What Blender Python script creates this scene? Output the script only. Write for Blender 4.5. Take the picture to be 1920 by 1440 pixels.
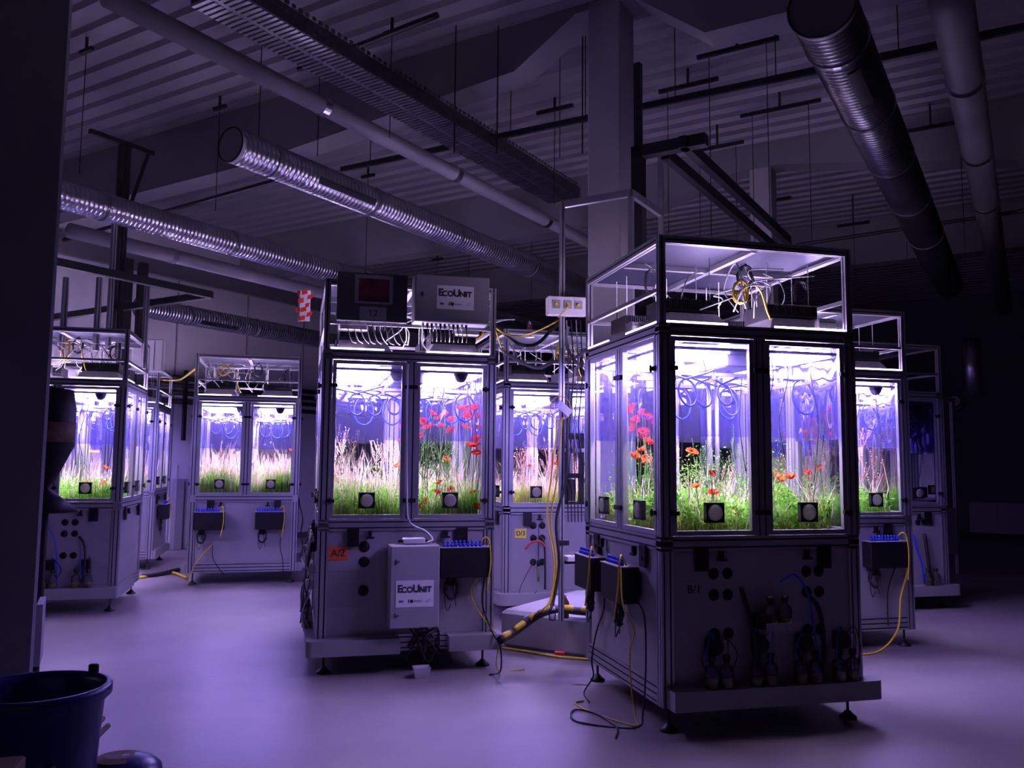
import bpy, math, random
import numpy as np
from mathutils import Vector, Matrix
random.seed(7); np.random.seed(7)
S = bpy.context.scene; COL = S.collection; PI = math.pi
for o in list(bpy.data.objects): bpy.data.objects.remove(o)

# ------------------------------------------------------------ camera, world, exposure
FPX, EYE, PITCH, ROLL = 1600.0, 1.6, math.atan(152/1600.0), 0.0084
cam_d = bpy.data.cameras.new('camera'); cam_d.sensor_width = 36; cam_d.lens = 36*FPX/1920
cam_d.clip_start = .05; cam_d.clip_end = 200
cam = bpy.data.objects.new('camera', cam_d); COL.objects.link(cam); S.camera = cam
cam.matrix_world = Matrix.Translation((0,0,EYE)) @ Matrix.Rotation(PI/2+PITCH,4,'X') @ Matrix.Rotation(ROLL,4,'Z')
S.view_settings.view_transform = 'Standard'; S.view_settings.look = 'None'
S.view_settings.gamma = 1; S.view_settings.use_curve_mapping = False
S.view_settings.exposure = 0.0
w = bpy.data.worlds.new('world'); S.world = w; w.use_nodes = True
w.node_tree.nodes['Background'].inputs[0].default_value = (.3,.25,.6,1)
w.node_tree.nodes['Background'].inputs[1].default_value = 0.004
LAMP = 86.0; STRIP = 9.0; LCOL = (.72,.53,1.0)
S.cycles.use_denoising = True
S.cycles.max_bounces = 6; S.cycles.diffuse_bounces = 3; S.cycles.glossy_bounces = 3
S.cycles.transmission_bounces = 4; S.cycles.transparent_max_bounces = 32
S.cycles.caustics_reflective = False; S.cycles.caustics_refractive = False
S.cycles.sample_clamp_indirect = 3.0
try: S.cycles.denoising_input_passes = 'RGB_ALBEDO_NORMAL'
except Exception: pass

FW = Vector((0,math.cos(PITCH),math.sin(PITCH))); UP = Vector((0,-math.sin(PITCH),math.cos(PITCH)))
def ray(px,py):
    a=px-960; b=py-720
    x=a*math.cos(ROLL)+b*math.sin(ROLL); y=-a*math.sin(ROLL)+b*math.cos(ROLL)
    return FW+Vector((1,0,0))*(x/FPX)-UP*(y/FPX)
def atz(px,py,z=0):
    r=ray(px,py); return Vector((0,0,EYE))+r*((z-EYE)/r.z)
def aty(px,py,Y):
    r=ray(px,py); return Vector((0,0,EYE))+r*(Y/r.y)

# ------------------------------------------------------------ added hall lights (unseen fill lamps beyond the frame)
def area(name, loc, size, power, col, rot=(0,0,0)):
    l = bpy.data.lights.new(name,'AREA'); l.energy=power; l.color=col; l.shape='RECTANGLE'; l.size=size[0]; l.size_y=size[1]
    o = bpy.data.objects.new(name,l); COL.objects.link(o); o.location=loc; o.rotation_euler=rot
    return o
# added fill lamps standing in for unbuilt lit units left of and behind the camera
area('offscreen_fill', (-9.5,3.0,2.0), (5,1.3), 15, (.72,.55,1.0), (math.radians(100),0,math.radians(-75)))
area('offscreen_fill', (-1.5,-4.0,1.9), (5,1.2), 4, (.72,.54,1.0), (math.radians(112),0,0))

# ------------------------------------------------------------ materials
def mat(name, col, rough=.6, metal=0, noise=0, nscale=8, bump=0, bscale=40, spec=.5):
    m=bpy.data.materials.new(name); m.use_nodes=True; nt=m.node_tree; b=nt.nodes['Principled BSDF']
    b.inputs['Base Color'].default_value=(*col,1); b.inputs['Roughness'].default_value=rough
    b.inputs['Metallic'].default_value=metal; b.inputs['Specular IOR Level'].default_value=spec
    if noise or bump: tc=nt.nodes.new('ShaderNodeTexCoord')
    if noise:
        n=nt.nodes.new('ShaderNodeTexNoise'); n.inputs['Scale'].default_value=nscale; n.inputs['Detail'].default_value=5
        nt.links.new(tc.outputs['Object'],n.inputs['Vector'])
        r=nt.nodes.new('ShaderNodeValToRGB'); r.color_ramp.elements[0].position=.3; r.color_ramp.elements[1].position=.7
        r.color_ramp.elements[0].color=(*[c*(1-noise) for c in col],1); r.color_ramp.elements[1].color=(*[min(1,c*(1+noise)) for c in col],1)
        nt.links.new(n.outputs['Fac'],r.inputs['Fac']); nt.links.new(r.outputs['Color'],b.inputs['Base Color'])
    if bump:
        n2=nt.nodes.new('ShaderNodeTexNoise'); n2.inputs['Scale'].default_value=bscale
        nt.links.new(tc.outputs['Object'],n2.inputs['Vector'])
        bp=nt.nodes.new('ShaderNodeBump'); bp.inputs['Strength'].default_value=bump; bp.inputs['Distance'].default_value=.02
        nt.links.new(n2.outputs['Fac'],bp.inputs['Height']); nt.links.new(bp.outputs['Normal'],b.inputs['Normal'])
    return m
def emis(name,col,s):
    m=bpy.data.materials.new(name); m.use_nodes=True; nt=m.node_tree; nt.nodes.clear()
    e=nt.nodes.new('ShaderNodeEmission'); e.inputs[0].default_value=(*col,1); e.inputs[1].default_value=s
    o=nt.nodes.new('ShaderNodeOutputMaterial'); nt.links.new(e.outputs[0],o.inputs[0]); return m
def leafmat(name,c1,c2,tr=.35,scale=3):
    m=bpy.data.materials.new(name); m.use_nodes=True; nt=m.node_tree; nt.nodes.clear(); N=nt.nodes.new; L=nt.links.new
    tc=N('ShaderNodeTexCoord'); n=N('ShaderNodeTexNoise'); n.inputs['Scale'].default_value=scale; n.inputs['Detail'].default_value=6
    L(tc.outputs['Object'],n.inputs['Vector'])
    r=N('ShaderNodeValToRGB'); r.color_ramp.elements[0].position=.35; r.color_ramp.elements[1].position=.65
    r.color_ramp.elements[0].color=(*c1,1); r.color_ramp.elements[1].color=(*c2,1); L(n.outputs['Fac'],r.inputs['Fac'])
    d=N('ShaderNodeBsdfDiffuse'); t=N('ShaderNodeBsdfTranslucent'); L(r.outputs[0],d.inputs[0]); L(r.outputs[0],t.inputs[0])
    x=N('ShaderNodeMixShader'); x.inputs[0].default_value=tr; L(d.outputs[0],x.inputs[1]); L(t.outputs[0],x.inputs[2])
    o=N('ShaderNodeOutputMaterial'); L(x.outputs[0],o.inputs[0]); return m
def glassmat(name,tint,refl=1.0,haze=0,hcol=(.3,.3,.9),wav=0,rough=.0):
    # thin sheet: tinted transparency, fresnel reflection, optional milky haze and ripples
    m=bpy.data.materials.new(name); m.use_nodes=True; nt=m.node_tree; nt.nodes.clear(); N=nt.nodes.new; L=nt.links.new
    t=N('ShaderNodeBsdfTransparent'); t.inputs[0].default_value=(*tint,1)
    g=N('ShaderNodeBsdfGlossy'); g.inputs['Roughness'].default_value=rough; g.inputs[0].default_value=(.9,.9,1,1)
    f=N('ShaderNodeFresnel'); f.inputs[0].default_value=1.5
    mu=N('ShaderNodeMath'); mu.operation='MULTIPLY'; mu.inputs[1].default_value=refl; mu.use_clamp=True; L(f.outputs[0],mu.inputs[0])
    if wav:
        tc=N('ShaderNodeTexCoord'); mp=N('ShaderNodeMapping'); mp.inputs['Scale'].default_value=(3.2,3.2,1.1); n=N('ShaderNodeTexNoise'); n.inputs['Scale'].default_value=1.6; n.inputs['Detail'].default_value=1
        L(tc.outputs['Object'],mp.inputs[0]); L(mp.outputs[0],n.inputs['Vector'])
        b=N('ShaderNodeBump'); b.inputs['Strength'].default_value=wav; b.inputs['Distance'].default_value=.2
        L(n.outputs['Fac'],b.inputs['Height']); L(b.outputs[0],g.inputs['Normal'])
    x=N('ShaderNodeMixShader'); L(mu.outputs[0],x.inputs[0]); L(t.outputs[0],x.inputs[1]); L(g.outputs[0],x.inputs[2])
    last=x
    if haze:
        d=N('ShaderNodeBsdfTranslucent'); d.inputs[0].default_value=(*hcol,1)
        d2=N('ShaderNodeBsdfDiffuse'); d2.inputs[0].default_value=(*hcol,1)
        dm=N('ShaderNodeMixShader'); L(d.outputs[0],dm.inputs[1]); L(d2.outputs[0],dm.inputs[2])
        y=N('ShaderNodeMixShader'); y.inputs[0].default_value=haze; L(x.outputs[0],y.inputs[1]); L(dm.outputs[0],y.inputs[2]); last=y
    o=N('ShaderNodeOutputMaterial'); L(last.outputs[0],o.inputs[0]); return m

M={}
M['alu']=mat('aluminium_profile',(.52,.52,.56),.38,.75,spec=.5)
M['slot']=mat('slot_shade',(.01,.01,.015),.8)
M['panel']=mat('pale_panel',(.31,.30,.325),.5,0,.05,2)
M['tray']=mat('tray_plastic',(.30,.30,.32),.45)
M['black']=mat('black_plastic',(.008,.008,.011),.55,spec=.25)
M['steel']=mat('zinc_steel',(.5,.5,.52),.3,1)
M['bsteel']=mat('black_painted_steel',(.01,.01,.012),.5)
M['fin']=mat('black_heat_sink',(.02,.02,.024),.4,.5)
M['refl']=mat('brushed_reflector',(.62,.60,.62),.35,.9,.1,30)
M['led']=emis('led_light',LCOL,LAMP)
M['strip']=emis('roof_light_leak',LCOL,STRIP)
M['white']=mat('white_paint',(.75,.75,.76),.45)
M['ceilplate']=mat('chamber_roof',(.34,.34,.40),.35)
M['disc']=None
M['pane']=glassmat('window_glass',(.97,.97,1.0),.8)
M['film']=glassmat('tinted_film',(.48,.46,.90),1.7,.065,(.50,.47,.95),.30,.03)
M['cageroof']=glassmat('cage_roof_sheet',(.35,.36,.5),0.6,.06,(.2,.22,.35),0,.3)
M['blue']=mat('blue_hose',(.008,.04,.75),.35)
M['bcable']=mat('black_cable',(.012,.012,.015),.5)
M['ycable']=mat('yellow_cable',(.75,.55,.03),.5)
M['wcable']=mat('white_cable',(.7,.7,.72),.5)
M['gcable']=mat('grey_cable',(.25,.25,.28),.5)
M['rhose']=mat('red_hose',(.55,.06,.05),.45)
M['soil']=mat('soil',(.05,.035,.02),.95,0,.5,20,1,60)
M['orange']=mat('orange_card',(.85,.13,.03),.6)
M['yellow']=mat('yellow_card',(.85,.75,.10),.6)
M['paper']=mat('white_paper',(.8,.8,.82),.6)
M['ink']=mat('dark_ink',(.02,.02,.03),.6)
M['inkb']=mat('blue_ink',(.08,.12,.35),.6)
M['cab']=mat('cabinet_paint',(.33,.33,.36),.4)
M['cabd']=mat('grey_cabinet_paint',(.25,.25,.27),.45)
M['cabdark']=mat('dark_grey_board',(.06,.06,.07),.6)
M['bottle']=glassmat('bottle_glass',(.75,.75,.80),1.5,.10,(.5,.5,.5),0,.02)
M['liquid']=mat('straw_liquid',(.45,.35,.08),.2)
M['amber']=mat('brown_glass',(.12,.04,.01),.1)
M['cap']=mat('black_cap',(.01,.01,.012),.4)
M['bluecap']=mat('blue_cap',(.02,.04,.6),.4)
M['floor']=mat('concrete_floor',(.255,.23,.25),.38,0,.2,.9,.05,30,spec=.35)
M['conc']=mat('painted_concrete',(.32,.31,.33),.7,0,.06,3)
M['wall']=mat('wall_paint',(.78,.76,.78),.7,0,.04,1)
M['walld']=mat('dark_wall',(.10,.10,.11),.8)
M['deck']=mat('steel_deck',(.23,.22,.24),.5,.1)
M['beam']=mat('beam_paint',(.19,.185,.2),.7,0,.05,2)
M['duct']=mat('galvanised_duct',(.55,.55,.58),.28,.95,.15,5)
M['ductd']=mat('shaded_duct',(.13,.13,.14),.30,.9,.15,5)  # darker copy of the duct metal, with shade painted into its colour
M['piped']=mat('shaded_pipe',(.14,.14,.15),.5)  # darker copy of the pipe, shade of the dim right end put in
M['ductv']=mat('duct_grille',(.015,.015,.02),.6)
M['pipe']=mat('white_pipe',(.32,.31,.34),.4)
M['tub']=mat('blue_tub_plastic',(.008,.012,.16),.35)
M['wood']=mat('wood_stick',(.16,.09,.05),.7,0,.3,20)
M['card']=mat('cardboard',(.30,.18,.08),.8)
M['red']=mat('red_plastic',(.8,.05,.04),.4)
M['grass']=leafmat('grass_green',(.13,.42,.04),(.42,.72,.11))
M['grassy']=leafmat('grass_yellowgreen',(.28,.50,.06),(.72,.74,.15))
M['leaf']=leafmat('leafy_green',(.10,.40,.04),(.38,.74,.12),.4,6)
M['straw']=leafmat('dry_straw',(.80,.60,.42),(.98,.88,.72),.3)
M['stalk']=leafmat('pink_stalk',(.80,.42,.36),(.98,.72,.62),.2)
M['gstem']=leafmat('green_stem',(.12,.30,.08),(.25,.40,.15),.2)
M['disc']=leafmat('mesh_disc',(.82,.76,.70),(.97,.93,.88),.75,30)
M['petal']=leafmat('poppy_petal',(.85,.03,.03),(.95,.07,.05),.55,20)
M['petalo']=leafmat('orange_poppy_petal',(.95,.16,.04),(.98,.28,.08),.5,20)
M['photo']=mat('dark_flower_print',(.10,.015,.03),.4,0,.9,9)

# ------------------------------------------------------------ mesh builder
class MB:
    def __init__(s): s.v=[]; s.f=[]; s.dark=[]
    def add(s,v,f):
        n=len(s.v); s.v+= [tuple(p) for p in v]; s.f+=[tuple(i+n for i in q) for q in f]; return s
    def box(s,x0,x1,y0,y1,z0,z1):
        v=[(x,y,z) for z in (z0,z1) for y in (y0,y1) for x in (x0,x1)]
        return s.add(v,[(0,2,3,1),(4,5,7,6),(0,1,5,4),(2,6,7,3),(0,4,6,2),(1,3,7,5)])
    def bbox(s,x0,x1,y0,y1,z0,z1,r=.01):   # box with chamfered edges all round
        def ring(i,z): return [(x0+i+r,y0+i,z),(x1-i-r,y0+i,z),(x1-i,y0+i+r,z),(x1-i,y1-i-r,z),(x1-i-r,y1-i,z),(x0+i+r,y1-i,z),(x0+i,y1-i-r,z),(x0+i,y0+i+r,z)]
        v=ring(r,z0)+ring(0,z0+r)+ring(0,z1-r)+ring(r,z1); f=[tuple(range(7,-1,-1)),tuple(range(24,32))]
        for k in range(3):
            for i in range(8): f.append((k*8+i,k*8+(i+1)%8,k*8+8+(i+1)%8,k*8+8+i))
        return s.add(v,f)
    def cyl(s,p0,p1,r0,r1=None,n=12,caps=True):
        r1=r0 if r1 is None else r1; p0=Vector(p0);p1=Vector(p1); d=(p1-p0).normalized()
        a=d.orthogonal().normalized(); b=d.cross(a); v=[]
        for p,r in ((p0,r0),(p1,r1)):
            for i in range(n): t=2*PI*i/n; v.append(p+a*math.cos(t)*r+b*math.sin(t)*r)
        f=[(i,(i+1)%n,n+(i+1)%n,n+i) for i in range(n)]
        if caps: f+=[tuple(range(n-1,-1,-1)),tuple(range(n,2*n))]
        return s.add(v,f)
    def tube(s,pts,r,n=6,smooth=4,closed=False):
        P=[Vector(p) for p in pts]
        if smooth and len(P)>2:
            Q=[]; E=[P[0]*2-P[1]]+P+[P[-1]*2-P[-2]]
            for i in range(1,len(E)-2):
                for k in range(smooth):
                    t=k/smooth; a,b,c,d=E[i-1],E[i],E[i+1],E[i+2]
                    Q.append(.5*((2*b)+(c-a)*t+(2*a-5*b+4*c-d)*t*t+(3*b-a-3*c+d)*t**3))
            Q.append(P[-1]); P=Q
        v=[];f=[];up=None
        for i,p in enumerate(P):
            d=(P[min(i+1,len(P)-1)]-P[max(i-1,0)])
            if d.length<1e-9: d=Vector((0,0,1))
            d.normalize()
            if up is None: up=d.orthogonal().normalized()
            up=(up-d*up.dot(d))
            up = up.normalized() if up.length>1e-6 else d.orthogonal().normalized()
            b=d.cross(up)
            for k in range(n): t=2*PI*k/n; v.append(p+up*math.cos(t)*r+b*math.sin(t)*r)
        for i in range(len(P)-1):
            for k in range(n): f.append((i*n+k,i*n+(k+1)%n,(i+1)*n+(k+1)%n,(i+1)*n+k))
        m=(len(P)-1)*n; f+=[tuple(range(n-1,-1,-1)),tuple(range(m,m+n))]
        return s.add(v,f)
    def lathe(s,prof,c=(0,0,0),n=24,ax='z'):
        v=[];f=[]
        for r,h in prof:
            for i in range(n):
                t=2*PI*i/n; x,y,z=r*math.cos(t),r*math.sin(t),h
                if ax=='y': x,y,z=x,-z,y
                v.append((c[0]+x,c[1]+y,c[2]+z))
        for k in range(len(prof)-1):
            for i in range(n): f.append((k*n+i,k*n+(i+1)%n,(k+1)*n+(i+1)%n,(k+1)*n+i))
        if prof[0][0]>1e-6: f.append(tuple(range(n-1,-1,-1)))
        if prof[-1][0]>1e-6: f.append(tuple(range((len(prof)-1)*n,len(prof)*n)))
        return s.add(v,f)
    def prism(s,poly,z0,z1):
        n=len(poly); v=[(x,y,z0) for x,y in poly]+[(x,y,z1) for x,y in poly]
        f=[tuple(range(n-1,-1,-1)),tuple(range(n,2*n))]+[(i,(i+1)%n,n+(i+1)%n,n+i) for i in range(n)]
        return s.add(v,f)
    def prof(s,ax,a0,a1,c0,c1,e0,e1,slot=True,pitch=.045):
        # slotted aluminium extrusion along ax from a0..a1; cross section c0..c1 by e0..e1
        # slot bottoms are coloured black to paint the shade of a deeper groove
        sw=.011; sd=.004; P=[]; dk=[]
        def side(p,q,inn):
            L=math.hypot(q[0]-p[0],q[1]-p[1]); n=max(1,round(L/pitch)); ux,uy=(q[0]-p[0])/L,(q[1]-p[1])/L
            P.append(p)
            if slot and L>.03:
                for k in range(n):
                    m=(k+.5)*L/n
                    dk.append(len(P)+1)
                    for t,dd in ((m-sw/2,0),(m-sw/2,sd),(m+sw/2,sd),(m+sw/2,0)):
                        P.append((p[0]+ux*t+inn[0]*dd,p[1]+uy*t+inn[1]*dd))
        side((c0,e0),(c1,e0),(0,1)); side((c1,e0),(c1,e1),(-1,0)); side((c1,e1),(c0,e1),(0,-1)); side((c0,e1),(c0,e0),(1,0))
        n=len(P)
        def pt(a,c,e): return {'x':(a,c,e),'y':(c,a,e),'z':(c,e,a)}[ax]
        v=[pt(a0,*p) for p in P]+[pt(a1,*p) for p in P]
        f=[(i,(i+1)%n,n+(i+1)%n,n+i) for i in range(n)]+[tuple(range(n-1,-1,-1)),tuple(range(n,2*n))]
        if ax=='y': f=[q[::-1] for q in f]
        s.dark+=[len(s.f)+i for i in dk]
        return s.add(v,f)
    def mesh(s,name,m,smooth=False):
        me=bpy.data.meshes.new(name); me.from_pydata(s.v,[],s.f); me.materials.append(M[m] if isinstance(m,str) else m)
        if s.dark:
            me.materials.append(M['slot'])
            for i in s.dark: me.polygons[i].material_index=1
        if smooth: me.polygons.foreach_set('use_smooth',[True]*len(me.polygons))
        me.update(); return me
    def build(s,name,m,parent=None,smooth=False,loc=None,rz=0):
        o=bpy.data.objects.new(name,s.mesh(name,m,smooth)); COL.objects.link(o)
        if parent: o.parent=parent
        if loc is not None: o.location=loc; o.rotation_euler=(0,0,rz)
        return o
def tag(o,label,cat,group=None,kind=None):
    if label: o['label']=label
    if cat: o['category']=cat
    if group: o['group']=group
    if kind: o['kind']=kind
    return o
def thing(name,label,cat,loc=(0,0,0),rz=0,group=None):
    o=bpy.data.objects.new(name,None); COL.objects.link(o); o.location=loc; o.rotation_euler=(0,0,rz); o.empty_display_size=.1
    return tag(o,label,cat,group)
def struct(o): o['kind']='structure'; return o
def copy_tree(o,parent=None):
    c=o.copy(); COL.objects.link(c); c.parent=parent
    for ch in list(o.children): copy_tree(ch,c)
    return c
def recenter(o):
    # move a world-built mesh's origin to its own first vertex height base
    me=o.data; co=np.empty(len(me.vertices)*3); me.vertices.foreach_get('co',co); co=co.reshape(-1,3)
    c=co.mean(0); c[2]=co[:,2].min(); me.vertices.foreach_set('co',(co-c).ravel()); me.update(); o.location=Vector(c); return o
def text(s,size,m,parent,loc,name='lettering',rot=(PI/2,0,0),bold=0.0,align='CENTER'):
    c=bpy.data.curves.new('t','FONT'); c.body=s; c.size=size; c.align_x=align; c.align_y='CENTER'; c.extrude=.0008; c.offset=bold
    t=bpy.data.objects.new('t',c); COL.objects.link(t); bpy.context.view_layer.update()
    me=bpy.data.meshes.new_from_object(t.evaluated_get(bpy.context.evaluated_depsgraph_get())); bpy.data.objects.remove(t)
    me.materials.clear(); me.materials.append(M[m]); o=bpy.data.objects.new(name,me); COL.objects.link(o); o.parent=parent; o.location=loc; o.rotation_euler=rot
    return o

# ------------------------------------------------------------ hall frame: d1 runs along the ducts, d2 along the deck ribs
A1=math.radians(31.3); D1=Vector((math.sin(A1),math.cos(A1),0)); D2=Vector((-math.cos(A1),math.sin(A1),0))
HR=PI/2-A1        # local +x -> D1, local +y -> D2
def UV(p): return p.dot(D1),p.dot(D2)
def hall(u,v,z): return D1*u+D2*v+Vector((0,0,z))
ZC=6.1
VL=UV(atz(330,1030))[1]           # left wall distance
U0,U1,V0,V1=-7.0,25.0,-15.0,VL
def hb(name,m,u0,u1,v0,v1,z0,z1,rr=None):
    b=MB(); cu,cv=(u0+u1)/2,(v0+v1)/2; b.box(u0-cu,u1-cu,v0-cv,v1-cv,0,z1-z0)
    return b.build(name,m,None,False,hall(cu,cv,z0),HR)
struct(hb('floor','floor',U0,U1,V0,V1,-.1,0))
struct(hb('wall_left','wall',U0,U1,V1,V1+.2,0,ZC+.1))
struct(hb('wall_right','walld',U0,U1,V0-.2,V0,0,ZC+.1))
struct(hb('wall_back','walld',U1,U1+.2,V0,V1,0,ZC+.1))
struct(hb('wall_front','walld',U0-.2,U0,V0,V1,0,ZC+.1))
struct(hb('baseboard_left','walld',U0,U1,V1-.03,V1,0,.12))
# corrugated deck
b=MB(); per=.30; n=int((U1-U0)/per); pts=[]
for i in range(n+1):
    u=i*per; pts+=[(u,0),(u+.15,0),(u+.185,.05),(u+.265,.05)]
L=V1-V0; k=len(pts)
b.add([(u,0,z) for u,z in pts]+[(u,L,z) for u,z in pts],[(i,k+i,k+i+1,i+1) for i in range(k-1)])
b.add([(0,0,.12),(n*per+.3,0,.12),(n*per+.3,L,.12),(0,L,.12)],[(0,1,2,3)])
struct(b.build('ceiling','deck',None,False,hall(U0,V0,ZC),HR))

# pillars and tapered beams
P1=Vector((1145-960,0,0)); P1=aty(1147,700,8.0); P1.z=0
u1,v1=UV(P1)
def pillar(name,label,u,v,s,z0=0,z1=ZC):
    b=MB(); b.bbox(-s/2,s/2,-s/2,s/2,0,z1-z0,.012)
    return tag(b.build(name,'conc',None,False,hall(u,v,z0),HR),label,'pillar')
pillar('pillar','white square concrete pillar rising from the low plinth behind the B/1 unit',u1,v1,.34,.32)
b=MB(); b.bbox(-.75,.75,-.75,.75,0,.32,.03); pl=tag(b.build('plinth','conc',None,False,hall(u1,v1,0),HR),'low white concrete plinth at the foot of the pillar','plinth')
P2=atz(1429,277,ZC); u2,v2=UV(P2)
pillar('pillar','distant white pillar below the far tapered beam',u2,v2,.30)
def beam(u,vs,label,wd=.34,dz=.72):
    # vs: list of (v, depth) points outlining the underside
    b=MB(); n=len(vs); t=wd/2
    v=[(-t,q,0) for q,d in vs]+[(t,q,0) for q,d in vs]+[(-t,q,-d) for q,d in vs]+[(t,q,-d) for q,d in vs]
    f=[]
    for i in range(n-1):
        f+=[(i,i+1,2*n+i+1,2*n+i),(n+i+1,n+i,3*n+i,3*n+i+1),(2*n+i,2*n+i+1,3*n+i+1,3*n+i)]
    f+=[(0,2*n,3*n,n),(n-1,2*n-1,4*n-1,3*n-1)]
    b.add(v,f); return tag(b.build('roof_beam','beam',None,False,hall(u,0,ZC+.005),HR),label,'beam')
def haunch(v): return [(v-14,.12),(v-6.6,.78),(v-1.35,.78),(v-.45,.12),(v+.45,.12),(v+1.35,.78),(v+6.6,.78),(v+7.4,.12),(v+8,.12)]
vb=[(V0+.01,.80),(v1-1.0,.62),(v1-.3,.08),(v1+.3,.08),(v1+1.0,.50),(v1+5,.78),(V1-.01,.80)]
beam(u1,vb,'tapered roof beam resting on the near white pillar')
vb=[(V0+.01,.78),(v2-3.2,.82),(v2-.3,.35),(v2+.3,.35),(v2+2.2,.82),(V1-.01,.82)]
beam(u2,vb,'tapered roof beam over the distant white pillar',.34)
vb=[(V0+.01,.8),(V1-.01,.8)]
beam(2*u2-u1+.2,vb,'farthest roof beam in the dark end of the hall')
# near left pillar
pn=aty(101,600,4.2); b=MB(); b.bbox(-1.0,0,0,.5,0,ZC,.015)
tag(b.build('pillar','conc',None,False,(pn.x,pn.y,0),math.radians(31)),'dark foreground pillar filling the left edge above the blue tub','pillar')
# trims on left wall: pale band + seams
struct(hb('trim_1','beam',U0,U1,V1-.12,V1,5.0,5.35))
for i,px in enumerate((318,452,560)):
    q=ray(px,900); t=VL/(Vector((q.x,q.y,0)).dot(D2)); u=UV(Vector((q.x,q.y,0))*t)[0]
    struct(hb('trim_%d'%(i+2),'gcable',u-.012,u+.012,V1-.012,V1,.12,5.0))
struct(hb('trim_5','wall',14.6,U1,V1-.35,V1,.55,.62))

# ------------------------------------------------------------ ducts, pipes, tray, rail
def duct(p,length,r,label,bands,vents=(),name='spiral_duct',mt='duct'):
    root=thing(name,label,'duct',p,HR)
    b=MB(); n=28; per=.055; prof=[]
    x=0
    while x<length: prof+=[(r,x),(r,x+per*.8),(r+.006,x+per*.9)]; x+=per
    prof.append((r,length)); v=[];f=[]
    for rr,h in prof:
        for i in range(n): t=2*PI*i/n; v.append((h,rr*math.cos(t),rr*math.sin(t)))
    for k in range(len(prof)-1):
        for i in range(n): f.append((k*n+i,(k+1)*n+i,(k+1)*n+(i+1)%n,k*n+(i+1)%n))
    b.add(v,f); b.build('duct_tube',mt,root,True)
    c=MB(); c.tube([(-.012,(r+.006)*math.cos(2*PI*i/32),(r+.006)*math.sin(2*PI*i/32)) for i in range(33)],.008,6,0); c.build('end_rim','bsteel',root)
    c=MB(); c.cyl((-.01,0,0),(.03,0,0),r+.008,n=28); c.build('end_cap','conc' if mt=='duct' else 'piped',root)
    for x in bands:
        c=MB(); c.cyl((x,0,0),(x+.03,0,0),r+.014,n=28,caps=True); c.build('joint_band','steel',root)
    for (x,ln,ang) in vents:
        c=MB(); m=8; w=.42
        for i in range(m):
            t0=ang-w/2+w*i/m; t1=ang-w/2+w*(i+1)/m; R=r+.012
            c.add([(x,R*math.cos(t0)*1,R*math.sin(t0)),(x+ln,R*math.cos(t0),R*math.sin(t0)),(x+ln,R*math.cos(t1),R*math.sin(t1)),(x,R*math.cos(t1),R*math.sin(t1))],[(0,1,2,3)])
        k=0
        while k*.03<ln:
            for i in range(m):
                t0=ang-w/2+w*i/m; t1=ang-w/2+w*(i+1)/m; R=r+.020
                c.add([(x+k*.03,R*math.cos(t0),R*math.sin(t0)),(x+k*.03+.008,R*math.cos(t0),R*math.sin(t0)),(x+k*.03+.008,R*math.cos(t1),R*math.sin(t1)),(x+k*.03,R*math.cos(t1),R*math.sin(t1))],[(0,1,2,3)])
            k+=1
        c.build('air_grille','ductv',root)
    return root
ZD=4.48
pA=atz(434,272,ZD)
duct(pA,11,.155,'silver spiral duct with a dark grille whose blank end hangs over the middle aisle',(.45,1.9,3.5,5.4,7.3),((.98,.85,-2.75),))
pB=atz(60,350,ZD)
duct(pB,12,.155,'silver spiral duct at the far left passing above the left hand units',(.8,2.6,4.6,6.6,8.6),())
pC=atz(1541,12,ZD)
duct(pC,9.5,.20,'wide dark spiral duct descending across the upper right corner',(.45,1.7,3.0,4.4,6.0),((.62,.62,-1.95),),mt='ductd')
# duct far left low (behind the grass unit)
pE=atz(262,575,4.1)
duct(pE,8,.16,'low spiral duct running along the left wall above the grass unit',(.9,2.4),((1.1,.8,-2.5),))
pF=atz(1790,752,2.9); duct(pF,1.2,.10,'short dim duct in the dark right end of the hall',(.5,))
b=MB(); q=aty(1826,740,15); b.cyl((0,0,0),(0,0,1.0),.14,n=20); tag(b.build('vertical_duct','duct',None,True,(q.x,q.y,2.9-.0)),'vertical spiral duct hanging in the dark right end','duct')
# white round pipes
def pipe(p,length,r,label,clips=(),mt='pipe'):
    root=thing('ceiling_pipe',label,'pipe',p,HR)
    b=MB(); b.cyl((0,0,0),(length,0,0),r,n=20); b.build('pipe_run',mt,root,True)
    for x in clips:
        c=MB(); c.cyl((x,0,0),(x+.08,0,0),r+.01,n=20); c.build('pipe_clip','steel',root)
    return root
ZP=5.0
pipe(atz(200,-8,ZP),14,.085,'white round pipe crossing the ceiling between the silver duct and the cable trough',(2.2,4.4,6.6))
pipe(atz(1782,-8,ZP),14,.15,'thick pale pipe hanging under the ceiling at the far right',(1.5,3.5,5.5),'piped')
pipe(atz(130,432,4.55),10,.10,'pale pipe running low along the left wall',(1.5,))
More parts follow.
